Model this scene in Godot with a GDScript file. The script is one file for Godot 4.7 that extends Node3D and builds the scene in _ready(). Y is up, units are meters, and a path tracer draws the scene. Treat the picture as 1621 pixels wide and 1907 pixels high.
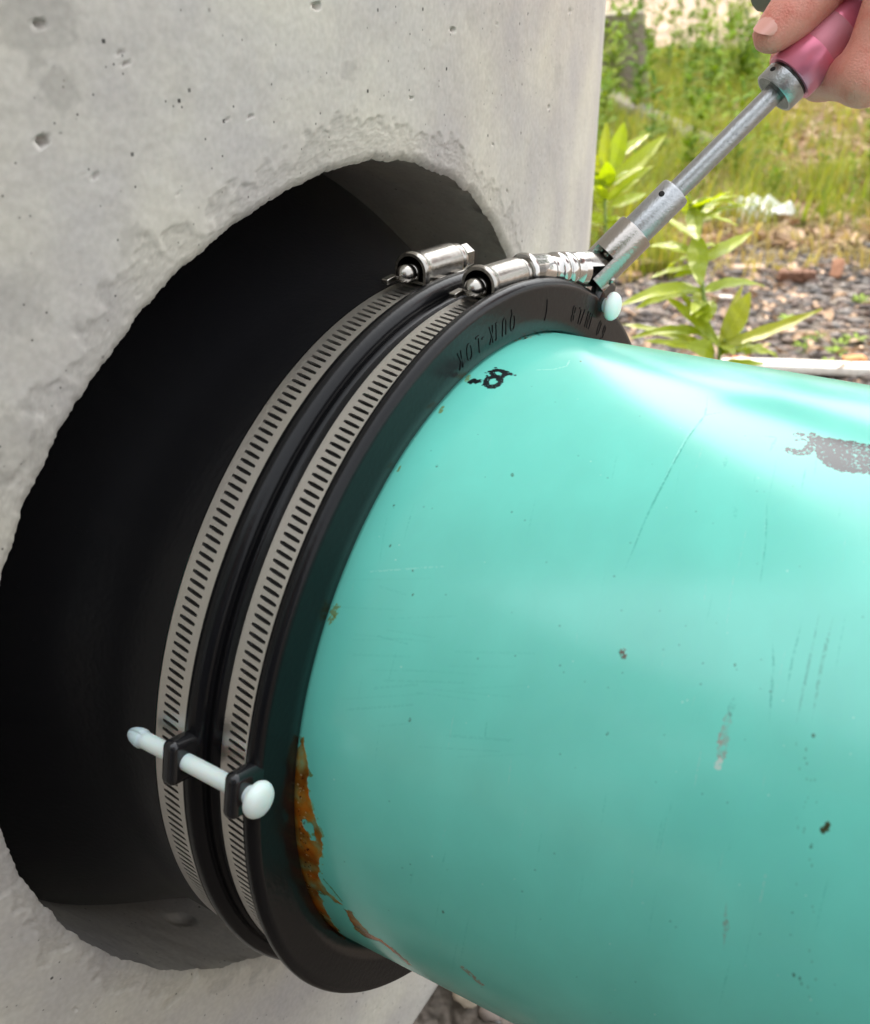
extends Node3D
# A green sewer pipe stub sealed into a concrete manhole by a black rubber boot with two steel hose clamps;
# a hand turns the front clamp's screw with a flex-head nut driver.  +X runs out of the manhole along the pipe, y is up.

const PIPE_R := 0.1067
const RC := 0.1236            # rim of the boot's front flange
const HOLE_R := 0.1512
const MAN_R := 0.7589
const MAN_AX := -0.8186       # the manhole's own upright axis
const HOLE_Y := 0.0008
const HOLE_Z := -0.0035
const GROUND := -0.275
const B_FRONT := [-0.0167, -0.0056, 0.1188]   # front clamp band: from, to, radius
const B_REAR := [-0.0391, -0.0277, 0.1205]
const SUN := Vector3(-0.669, 0.98, -0.743)        # towards the sun
const W := 1621.0
const H := 1907.0

var cam_pos := Vector3(0.15024, 0.20704, 0.2647)
var cam_basis := Basis(Vector3(0.82959, 0.0024, -0.55837), Vector3(-0.25776, 0.88871, -0.37914), Vector3(0.49532, 0.45846, 0.73789))
var focal := 1970.5
var used := {}
var rng := RandomNumberGenerator.new()
var na := FastNoiseLite.new()
var nb := FastNoiseLite.new()
var nc := FastNoiseLite.new()
var M := {}

# ------------------------------------------------------------------ mesh building
class Geo:
	var v := PackedVector3Array()
	var n := PackedVector3Array()
	var uv := PackedVector2Array()
	var c := PackedColorArray()
	var ix := PackedInt32Array()

	func vert(p: Vector3, nn: Vector3, t := Vector2.ZERO, col := Color.WHITE) -> int:
		v.append(p); n.append(nn); uv.append(t); c.append(col)
		return v.size() - 1

	func tri(a: int, b: int, d: int) -> void:
		var g := (v[b] - v[a]).cross(v[d] - v[a])
		if g.dot(n[a] + n[b] + n[d]) > 0.0:
			ix.append(a); ix.append(d); ix.append(b)
		else:
			ix.append(a); ix.append(b); ix.append(d)

	func quad(a: int, b: int, d: int, e: int) -> void:
		tri(a, b, d); tri(a, d, e)

	func flat_quad(p: Vector3, q: Vector3, r: Vector3, s: Vector3, out: Vector3) -> void:
		var nn := (r - p).cross(s - q).normalized()
		if nn.dot(out) < 0: nn = -nn
		quad(vert(p, nn), vert(q, nn, Vector2(1, 0)), vert(r, nn, Vector2(1, 1)), vert(s, nn, Vector2(0, 1)))

	# a grid of points, rows of nu; smooth normals from the faces; toward: a point the front faces look at (or away from)
	func grid(pts: PackedVector3Array, nu: int, nv: int, toward: Vector3, away := false, uvs := PackedVector2Array(), cols := PackedColorArray(), wrap := false) -> void:
		var acc := PackedVector3Array()
		acc.resize(pts.size())
		var last := nu if wrap else nu - 1
		for j in nv - 1:
			for i in last:
				var a := j * nu + i
				var b := j * nu + (i + 1) % nu
				var d := b + nu
				var e := a + nu
				var g := (pts[d] - pts[a]).cross(pts[e] - pts[b])
				acc[a] += g; acc[b] += g; acc[d] += g; acc[e] += g
		var total := 0.0
		for i in pts.size():
			total += acc[i].dot(toward - pts[i])
		var s := 1.0 if total > 0 else -1.0
		if away: s = -s
		var base := v.size()
		for i in pts.size():
			v.append(pts[i]); n.append((acc[i] * s).normalized())
			uv.append(uvs[i] if uvs.size() else Vector2(float(i % nu) / (nu - 1), float(i / nu) / (nv - 1)))
			c.append(cols[i] if cols.size() else Color.WHITE)
		for j in nv - 1:
			for i in last:
				var a := base + j * nu + i
				var b := base + j * nu + (i + 1) % nu
				quad(a, b, b + nu, a + nu)

	# revolve runs of (along, radius) about an axis; each run is smooth, a new run starts a sharp edge
	func lathe(runs: Array, seg: int, xf: Transform3D, a0 := 0.0, a1 := TAU) -> void:
		for run: PackedVector2Array in runs:
			var m := run.size()
			var dirs: Array[Vector2] = []
			for k in m - 1:
				var d: Vector2 = (run[k + 1] - run[k]).normalized()
				dirs.append(Vector2(-d.y, d.x))
			var base := v.size()
			for k in m:
				var nn: Vector2 = dirs[maxi(k - 1, 0)] + dirs[mini(k, m - 2)]
				nn = nn.normalized()
				for i in seg + 1:
					var a := a0 + (a1 - a0) * i / seg
					var rad := Vector3(0, sin(a), cos(a))
					v.append(xf * (Vector3(run[k].x, 0, 0) + rad * run[k].y))
					n.append((xf.basis * (Vector3(nn.x, 0, 0) + rad * nn.y)).normalized())
					uv.append(Vector2(a / TAU, run[k].x * 10.0)); c.append(Color.WHITE)
			for k in m - 1:
				for i in seg:
					var q := base + k * (seg + 1) + i
					quad(q, q + 1, q + seg + 2, q + seg + 1)

	# box with rounded edges
	func rbox(size: Vector3, r: float, xf: Transform3D, steps := 2) -> void:
		var h := size * 0.5
		var inn := h - Vector3(r, r, r)
		var ts: Array[float] = []
		for k in steps + 1: ts.append(-1.0 - 0.0 + float(k) / steps * 0.0)
		for ax in 3:
			for sg in [-1.0, 1.0]:
				var u := (ax + 1) % 3
				var w := (ax + 2) % 3
				var cu: Array[float] = []
				var cw: Array[float] = []
				for k in steps + 1:
					var t: float = -h[u] + r * k / steps
					cu.append(t)
					cw.append(-h[w] + r * k / steps)
				for k in steps + 1:
					cu.append(h[u] - r + r * k / steps)
					cw.append(h[w] - r + r * k / steps)
				var base := v.size()
				for b in cw.size():
					for a in cu.size():
						var p := Vector3.ZERO
						p[ax] = sg * h[ax]; p[u] = cu[a]; p[w] = cw[b]
						var q := p.clamp(-inn, inn)
						var nn := (p - q).normalized()
						v.append(xf * (q + nn * r)); n.append((xf.basis * nn).normalized())
						uv.append(Vector2(p[u], p[w]) * 10.0); c.append(Color.WHITE)
				var m := cu.size()
				for b in m - 1:
					for a in m - 1:
						var i := base + b * m + a
						quad(i, i + 1, i + m + 1, i + m)

	func tube(path: PackedVector3Array, radii: PackedFloat32Array, seg := 8, col := Color.WHITE) -> void:
		var side := Vector3.UP
		var base := v.size()
		for k in path.size():
			var t := (path[mini(k + 1, path.size() - 1)] - path[maxi(k - 1, 0)]).normalized()
			if absf(t.dot(side)) > 0.9: side = Vector3.RIGHT if absf(t.x) < 0.8 else Vector3.BACK
			var a := (side - t * side.dot(t)).normalized()
			side = a
			var b := t.cross(a)
			for i in seg:
				var nn := a * cos(TAU * i / seg) + b * sin(TAU * i / seg)
				vert(path[k] + nn * radii[k], nn, Vector2(float(i) / seg, k), col)
		for k in path.size() - 1:
			for i in seg:
				var q := base + k * seg
				quad(q + i, q + (i + 1) % seg, q + seg + (i + 1) % seg, q + seg + i)
		for e in [0, path.size() - 1]:
			var o: int = e
			var t: Vector3 = (path[1] - path[0]).normalized() * -1.0 if o == 0 else (path[o] - path[o - 1]).normalized()
			var cc := vert(path[o] + t * radii[o] * 0.4, t, Vector2.ZERO, col)
			for i in seg:
				tri(cc, base + o * seg + i, base + o * seg + (i + 1) % seg)

	func mesh() -> ArrayMesh:
		var arr := []
		arr.resize(Mesh.ARRAY_MAX)
		arr[Mesh.ARRAY_VERTEX] = v; arr[Mesh.ARRAY_NORMAL] = n; arr[Mesh.ARRAY_TEX_UV] = uv
		arr[Mesh.ARRAY_COLOR] = c; arr[Mesh.ARRAY_INDEX] = ix
		var m := ArrayMesh.new()
		m.add_surface_from_arrays(Mesh.PRIMITIVE_TRIANGLES, arr)
		return m

# ------------------------------------------------------------------ naming helpers
func numbered(called: String) -> String:
	var k: int = used.get(called, 0)
	used[called] = k + 1
	return called if k == 0 else "%s_%03d" % [called, k]

func tag(o: Node, label: String, category: String, group := "") -> void:
	o.set_meta("label", label); o.set_meta("category", category)
	if group: o.set_meta("group", group)

func thing(called: String, label: String, category: String, at := Transform3D(), group := "") -> Node3D:
	var o := Node3D.new()
	o.name = numbered(called)
	o.transform = at
	add_child(o)
	tag(o, label, category, group)
	return o

func part(called: String, mesh: Mesh, mat: Material, parent: Node, count := -1) -> MeshInstance3D:
	var o := MeshInstance3D.new()
	o.mesh = mesh
	o.material_override = mat
	o.name = called if count <= 0 else "%s_%03d" % [called, count]
	parent.add_child(o, true)
	return o

func solo(called: String, mesh: Mesh, mat: Material, label: String, category: String, at := Transform3D(), group := "") -> MeshInstance3D:
	var o := MeshInstance3D.new()
	o.mesh = mesh
	o.material_override = mat
	o.name = numbered(called)
	o.transform = at
	add_child(o)
	tag(o, label, category, group)
	return o

func setting(called: String, mesh: Mesh, mat: Material) -> MeshInstance3D:
	var o := MeshInstance3D.new()
	o.mesh = mesh; o.material_override = mat; o.name = called
	o.set_meta("kind", "structure"); o.set_meta("label", called.replace("_", " "))
	add_child(o)
	return o

# ------------------------------------------------------------------ survey helpers: a point measured in the photograph, at a known depth or on a known surface
func ray(px: float, py: float) -> Vector3:
	return (cam_basis * Vector3((px - W / 2) / focal, (H / 2 - py) / focal, -1)).normalized()

func at(px: float, py: float, depth: float) -> Vector3:
	var d := ray(px, py)
	return cam_pos + d * depth / d.dot(-cam_basis.z)

func on_ground(px: float, py: float, y := GROUND) -> Vector3:
	var d := ray(px, py)
	return cam_pos + d * (y - cam_pos.y) / d.y

func on_wall(px: float, py: float) -> Vector2:      # (arc length round the manhole, height)
	var d := ray(px, py)
	var o := Vector2(cam_pos.x - MAN_AX, cam_pos.z)
	var e := Vector2(d.x, d.z)
	var a := e.length_squared()
	var b := o.dot(e)
	var q := maxf(b * b - a * (o.length_squared() - MAN_R * MAN_R), 0.0)
	var p := cam_pos + d * (-b - sqrt(q)) / a
	return Vector2(MAN_R * atan2(p.z, p.x - MAN_AX), p.y)

func wall(w: float, y: float, h := 0.0) -> Vector3:
	var t := w / MAN_R
	return Vector3(MAN_AX + (MAN_R + h) * cos(t), y, (MAN_R + h) * sin(t))

var pipe_xf := Transform3D()
func on_pipe(px: float, py: float) -> Vector2:      # (angle, x) in the pipe's own frame
	var inv := pipe_xf.affine_inverse()
	var o := inv * cam_pos
	var d := inv.basis * ray(px, py)
	var a := d.y * d.y + d.z * d.z
	var b := o.y * d.y + o.z * d.z
	var q := maxf(b * b - a * (o.y * o.y + o.z * o.z - PIPE_R * PIPE_R), 0.0)
	var p := o + d * (-b - sqrt(q)) / a
	return Vector2(atan2(p.y, p.z), p.x)

# ------------------------------------------------------------------ materials
func mat(col: Color, rough: float, metal := 0.0, spec := 0.5) -> StandardMaterial3D:
	var m := StandardMaterial3D.new()
	m.albedo_color = col.linear_to_srgb()
	m.roughness = rough; m.metallic = metal; m.metallic_specular = spec
	return m

func noise_tex(freq: float, size: int, octaves: int, sd: int, ramp: Gradient = null, cellular := false) -> NoiseTexture2D:
	var f := FastNoiseLite.new()
	f.seed = sd; f.frequency = freq
	f.noise_type = FastNoiseLite.TYPE_CELLULAR if cellular else FastNoiseLite.TYPE_SIMPLEX_SMOOTH
	f.fractal_type = FastNoiseLite.FRACTAL_FBM; f.fractal_octaves = octaves
	var t := NoiseTexture2D.new()
	t.noise = f; t.width = size; t.height = size; t.seamless = true
	if ramp: t.color_ramp = ramp
	return t

func ramp(stops: Array) -> Gradient:
	var g := Gradient.new()
	var o := PackedFloat32Array()
	var c := PackedColorArray()
	for s in stops:
		o.append(s[0]); c.append((s[1] as Color).linear_to_srgb())
	g.offsets = o; g.colors = c
	return g

func tri_bump(m: StandardMaterial3D, t: Texture2D, cm: float, scale: float) -> void:
	m.heightmap_enabled = true
	m.heightmap_texture = t
	m.heightmap_scale = cm
	m.uv1_triplanar = true
	m.uv1_scale = Vector3.ONE * scale

func make_materials() -> void:
	# rubber, matt with a fine grain
	M.rubber = mat(Color(0.10, 0.10, 0.12), 0.25, 0.0, 0.34)
	tri_bump(M.rubber, noise_tex(0.10, 512, 4, 3), 0.005, 8.0)
	M.rubber.albedo_texture = dust_texture()
	M.gloss_rubber = mat(Color(0.009, 0.009, 0.01), 0.18, 0.0, 0.5)
	# metals
	M.band = mat(Color(0.60, 0.575, 0.54), 0.32, 1.0)
	tri_bump(M.band, noise_tex(0.06, 256, 3, 8), 0.004, 60.0)
	M.steel = mat(Color(0.36, 0.34, 0.31), 0.25, 1.0)
	tri_bump(M.steel, noise_tex(0.02, 256, 3, 9), 0.006, 40.0)
	M.chrome = mat(Color(0.50, 0.48, 0.455), 0.17, 1.0)
	M.zinc = mat(Color(0.46, 0.47, 0.48), 0.34, 1.0)
	tri_bump(M.zinc, noise_tex(0.08, 256, 4, 11), 0.01, 60.0)
	M.zinc.albedo_texture = noise_tex(0.03, 256, 4, 12, ramp([[0.0, Color(0.45, 0.46, 0.47)], [0.3, Color(0.8, 0.8, 0.8)], [1.0, Color(1, 1, 1)]]))
	M.yoke = mat(Color(0.42, 0.39, 0.36), 0.22, 1.0)
	tri_bump(M.yoke, noise_tex(0.05, 256, 3, 13), 0.006, 60.0)
	M.dark_steel = mat(Color(0.05, 0.05, 0.05), 0.3, 1.0)
	M.tee = mat(Color(0.22, 0.21, 0.165), 0.5, 0.3)
	M.pink = mat(Color(0.72, 0.20, 0.30), 0.28, 0.45)
	M.knurl = mat(Color(0.62, 0.23, 0.29), 0.5, 0.35)
	tri_bump(M.knurl, noise_tex(0.16, 128, 1, 15, null, true), 0.006, 220.0)
	M.hole = mat(Color(0.01, 0.01, 0.01), 0.8)  # black painted in for the dark inside small holes
	# white nylon
	M.nylon = mat(Color(0.74, 0.78, 0.74), 0.4)
	M.nylon.subsurf_scatter_enabled = true
	M.nylon.subsurf_scatter_strength = 0.35
	tri_bump(M.nylon, noise_tex(0.03, 256, 3, 17), 0.004, 50.0)
	# skin
	M.skin = mat(Color(0.70, 0.30, 0.24), 0.44)
	M.skin.albedo_texture = noise_tex(0.012, 256, 4, 21, ramp([[0.0, Color(0.92, 0.62, 0.58)], [0.45, Color(1, 0.95, 0.92)], [1.0, Color(1, 1, 0.98)]]))
	tri_bump(M.skin, noise_tex(0.09, 256, 3, 22), 0.03, 45.0)
	M.skin.subsurf_scatter_enabled = true
	M.skin.subsurf_scatter_strength = 0.12
	M.nail = mat(Color(0.72, 0.36, 0.30), 0.24)
	M.cloth = mat(Color(0.17, 0.19, 0.24), 0.9)
	# concrete
	M.concrete = StandardMaterial3D.new()
	M.concrete.albedo_texture = concrete_texture()
	M.concrete.vertex_color_use_as_albedo = true
	M.concrete.roughness = 0.88
	M.concrete.metallic_specular = 0.3
	M.concrete.heightmap_enabled = true
	M.concrete.heightmap_texture = noise_tex(0.09, 512, 5, 31)
	M.concrete.heightmap_scale = 0.03
	M.concrete.uv1_scale = Vector3(2.2, 2.2, 1)
	# plants
	M.leaf = mat(Color(0.46, 0.55, 0.05), 0.4)
	M.leaf.albedo_texture = leaf_texture()
	M.leaf.vertex_color_use_as_albedo = true
	M.leaf.backlight_enabled = true
	M.leaf.backlight = Color(0.98, 1.0, 0.14)
	M.stem = mat(Color(0.22, 0.30, 0.07), 0.5)
	M.stem.backlight_enabled = true
	M.stem.backlight = Color(0.3, 0.35, 0.1)
	M.grass = mat(Color(1, 1, 1), 0.75, 0.0, 0.25)
	M.grass.vertex_color_use_as_albedo = true
	M.grass.backlight_enabled = true
	M.grass.backlight = Color(0.85, 0.85, 0.4)
	M.litter = mat(Color(1, 1, 1), 0.85)
	M.litter.vertex_color_use_as_albedo = true
	M.litter.backlight_enabled = true
	M.litter.backlight = Color(0.25, 0.22, 0.18)
	M.stone = mat(Color(1, 1, 1), 0.85)
	M.stone.vertex_color_use_as_albedo = true
	# ground
	M.soil = mat(Color(1, 1, 1), 0.95)
	M.soil.albedo_texture = noise_tex(0.02, 512, 5, 41, ramp([[0.0, Color(0.05, 0.04, 0.03)], [0.45, Color(0.12, 0.098, 0.08)], [0.65, Color(0.21, 0.175, 0.145)], [1.0, Color(0.34, 0.29, 0.25)]]))
	M.soil.uv1_scale = Vector3(1, 1, 1)
	M.soil.heightmap_enabled = true
	M.soil.heightmap_texture = noise_tex(0.06, 512, 5, 42)
	M.soil.heightmap_scale = 1.2
	M.dirt = mat(Color(1, 1, 1), 0.95)
	M.dirt.albedo_texture = noise_tex(0.02, 512, 5, 43, ramp([[0.0, Color(0.27, 0.18, 0.13)], [0.5, Color(0.35, 0.24, 0.18)], [1.0, Color(0.42, 0.30, 0.235)]]))
	M.bark = mat(Color(0.19, 0.155, 0.115), 0.95)
	tri_bump(M.bark, noise_tex(0.03, 256, 5, 45), 1.0, 6.0)
	M.board = mat(Color(0.34, 0.31, 0.27), 0.85)
	tri_bump(M.board, noise_tex(0.03, 256, 4, 46), 0.3, 5.0)
	M.white_board = mat(Color(0.72, 0.70, 0.66), 0.7)
	tri_bump(M.white_board, noise_tex(0.03, 256, 4, 47), 0.2, 8.0)
	M.plastic = mat(Color(0.75, 0.77, 0.78), 0.35)
	M.foliage = mat(Color(0.05, 0.10, 0.02), 0.6)

# a hazy bright sky: pale near the horizon, a little bluer overhead, a wide whitish aureole round the veiled sun, thin cloud
func hazy_sky() -> ImageTexture:
	var w := 512
	var h := 256
	var im := Image.create(w, h, false, Image.FORMAT_RGBF)
	var f := FastNoiseLite.new()
	f.seed = 4; f.frequency = 1.6; f.fractal_octaves = 4
	var s := SUN.normalized()
	for y in h:
		for x in w:
			var up := (0.5 - (y + 0.5) / h) * PI
			var ar := (x + 0.5) / w * TAU
			var d := Vector3(sin(ar) * cos(up), sin(up), -cos(ar) * cos(up))
			var e := clampf(d.y, 0.0, 1.0)
			var c := Vector3(0.80, 0.81, 0.83).lerp(Vector3(0.58, 0.64, 0.74), pow(e, 0.6))
			c *= 1.0 + 0.22 * f.get_noise_3d(d.x, d.y * 2.2, d.z)
			var a := rad_to_deg(acos(clampf(d.dot(s), -1, 1)))
			c += Vector3(1.0, 0.985, 0.95) * (4.6 * exp(-a / 27.0) + 0.5 * exp(-a / 80.0))
			if d.y < 0.0: c = Vector3(0.42, 0.38, 0.31)
			im.set_pixel(x, y, Color(c.x, c.y, c.z))
	return ImageTexture.create_from_image(im)

func concrete_texture() -> ImageTexture:
	var s := 1024
	var data := PackedByteArray()
	data.resize(s * s * 3)
	var f1 := FastNoiseLite.new(); f1.seed = 51; f1.frequency = 0.006; f1.fractal_octaves = 5
	var f2 := FastNoiseLite.new(); f2.seed = 52; f2.frequency = 0.16; f2.fractal_octaves = 2
	# seamless through a blend of two shifted fields
	for y in s:
		var ty := smoothstep(0.85, 1.0, float(y) / s)
		for x in s:
			var tx := smoothstep(0.85, 1.0, float(x) / s)
			var a := lerpf(f1.get_noise_2d(x, y), f1.get_noise_2d(x - s, y), tx)
			if ty > 0.0:
				a = lerpf(a, lerpf(f1.get_noise_2d(x, y - s), f1.get_noise_2d(x - s, y - s), tx), ty)
			var b := f2.get_noise_2d(x, y)
			var l := 0.748 + a * 0.07 + b * 0.03
			var k := (y * s + x) * 3
			data[k] = int(clampf(l * 1.0 * 255, 0, 255))
			data[k + 1] = int(clampf((l - 0.018) * 255, 0, 255))
			data[k + 2] = int(clampf((l - 0.053 - a * 0.03) * 255, 0, 255))
	var r := RandomNumberGenerator.new()
	r.seed = 77
	for k in 1900:      # sand grains and pin holes
		var px := r.randi_range(2, s - 4)
		var py := r.randi_range(2, s - 4)
		var dark := r.randf_range(0.35, 0.9)
		var big := 1 if r.randf() < 0.88 else 2
		for dy in big:
			for dx in big:
				var q := ((py + dy) * s + px + dx) * 3
				for ch in 3: data[q + ch] = int(data[q + ch] * dark)
	return ImageTexture.create_from_image(Image.create_from_data(s, s, false, Image.FORMAT_RGB8, data))

# black rubber with scattered dust specks and a few pale scuffs
func dust_texture() -> ImageTexture:
	var sz := 1024
	var im := Image.create(sz, sz, false, Image.FORMAT_RGB8)
	im.fill(Color(0.045, 0.045, 0.045).linear_to_srgb())
	var r := RandomNumberGenerator.new()
	r.seed = 3
	for k in 420:
		var p := Vector2i(r.randi_range(2, sz - 4), r.randi_range(2, sz - 4))
		var l := r.randf_range(0.1, 0.7)
		im.set_pixel(p.x, p.y, Color(l, l * 0.95, l * 0.85))
		if r.randf() < 0.3: im.set_pixel(p.x + 1, p.y, Color(l, l * 0.95, l * 0.85))
	for k in 26:
		var p := Vector2(r.randf_range(30, sz - 30), r.randf_range(30, sz - 30))
		var d := Vector2.from_angle(r.randf() * TAU)
		for q in r.randi_range(6, 24):
			var w := p + d * q
			im.set_pixel(int(w.x), int(w.y), Color(0.27, 0.27, 0.27))
	return ImageTexture.create_from_image(im)

func leaf_texture() -> ImageTexture:
	var im := Image.create(64, 128, false, Image.FORMAT_RGB8)
	for y in 128:
		for x in 64:
			var u := absf(x / 31.5 - 1.0)
			var vein := fposmod(y / 128.0 * 11.0 - u * 1.6, 1.0)
			var l := 0.92
			if vein < 0.14: l = 1.0
			var col := Color(l, l, l)
			if u < 0.07: col = Color(1.0, 1.0, 0.95)
			im.set_pixel(x, y, col)
	return ImageTexture.create_from_image(im)

# ------------------------------------------------------------------ the pipe's print, scratches and dried adhesive
const PT_W := 2048
const PT_H := 1024
var pd := PackedByteArray()
var ph := PackedByteArray()
func tex_at(px: float, py: float) -> Vector2:
	var q := on_pipe(px, py)
	return Vector2((rad_to_deg(q.x) + 70.0) / 200.0 * PT_W, (q.y + 0.012) / 0.168 * PT_H)

func stroke(pts: Array, r: float, col: Color, a: float, rough := 0.0, raise := 0) -> void:
	var cover := {}
	for k in pts.size() - 1:
		var p: Vector2 = pts[k]
		var q: Vector2 = pts[k + 1]
		var lo := p.min(q) - Vector2(r + 1, r + 1)
		var hi := p.max(q) + Vector2(r + 2, r + 2)
		var d := q - p
		var m := maxf(d.length_squared(), 1e-6)
		for y in range(maxi(0, int(lo.y)), mini(PT_H, int(hi.y) + 1)):
			for x in range(maxi(0, int(lo.x)), mini(PT_W, int(hi.x) + 1)):
				var w := Vector2(x, y)
				var u := clampf((w - p).dot(d) / m, 0, 1)
				var re := r + r * 0.55 * nb.get_noise_2d(x * 1.1, y * 1.1)
				var fade := 1.0
				if raise < 0:      # scratches thin out towards their ends and skip
					var v := (k + u) / (pts.size() - 1.0)
					re *= 0.3 + 0.8 * sin(PI * v)
					fade = clampf(0.25 + 1.3 * sin(PI * v), 0, 1) * clampf(0.75 + 1.4 * nc.get_noise_2d(x * 0.35, y * 0.35), 0.1, 1.0)
				var t := clampf(re - w.distance_to(p + d * u) + 0.5, 0, 1) * fade
				if t > 0.0: cover[y * PT_W + x] = maxf(t, cover.get(y * PT_W + x, 0.0))
	for i: int in cover:
		var t: float = cover[i] * a
		if rough > 0.0:
			t *= lerpf(0.08, 1.0, smoothstep(-0.06, 0.06, na.get_noise_2d((i % PT_W) * 1.3, (i / PT_W) * 1.3) - rough + 0.5))
		var k := i * 3
		pd[k] = int(lerpf(pd[k], col.r * 255, t)); pd[k + 1] = int(lerpf(pd[k + 1], col.g * 255, t)); pd[k + 2] = int(lerpf(pd[k + 2], col.b * 255, t))
		if raise: ph[i] = clampi(int(128 + raise * 0.45 * cover[i]), 0, 255)

func px_stroke(pts: Array, r: float, col: Color, a: float, rough := 0.0, raise := 0) -> void:
	var o := []
	for p: Vector2 in pts: o.append(tex_at(p.x, p.y))
	stroke(o, r, col, a, rough, raise)

func px_polygon(pts: Array, col: Color, holes: Array, raise: int, spread := 3.5, share := 0.76) -> void:
	var poly := PackedVector2Array()
	for p: Vector2 in pts: poly.append(tex_at(p.x, p.y))
	var hole := PackedVector2Array()
	for p: Vector2 in holes: hole.append(tex_at(p.x, p.y))
	var lo := poly[0]
	var hi := poly[0]
	for p in poly:
		lo = lo.min(p); hi = hi.max(p)
	for y in range(maxi(0, int(lo.y) - 3), mini(PT_H, int(hi.y) + 4)):
		for x in range(maxi(0, int(lo.x) - 3), mini(PT_W, int(hi.x) + 4)):
			var w := Vector2(x + nb.get_noise_2d(x * 0.4, y * 0.4) * spread, y + nb.get_noise_2d(x * 0.4 + 500, y * 0.4) * spread)
			if not Geometry2D.is_point_in_polygon(w, poly): continue
			if hole.size() and Geometry2D.is_point_in_polygon(w, hole): continue
			var t := clampf(share + nc.get_noise_2d(x * 0.22, y * 0.22) * 0.5, 0, 1)
			var dark := 1.0 + na.get_noise_2d(x * 0.18, y * 0.18) * 0.45
			var k := (y * PT_W + x) * 3
			pd[k] = int(clampf(lerpf(pd[k], col.r * dark * 255, t), 0, 255)); pd[k + 1] = int(clampf(lerpf(pd[k + 1], col.g * dark * 255, t), 0, 255)); pd[k + 2] = int(clampf(lerpf(pd[k + 2], col.b * dark * 255, t), 0, 255))
			ph[y * PT_W + x] = clampi(128 + raise + int(nc.get_noise_2d(x * 0.2, y * 0.2) * 14), 0, 255)

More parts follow.
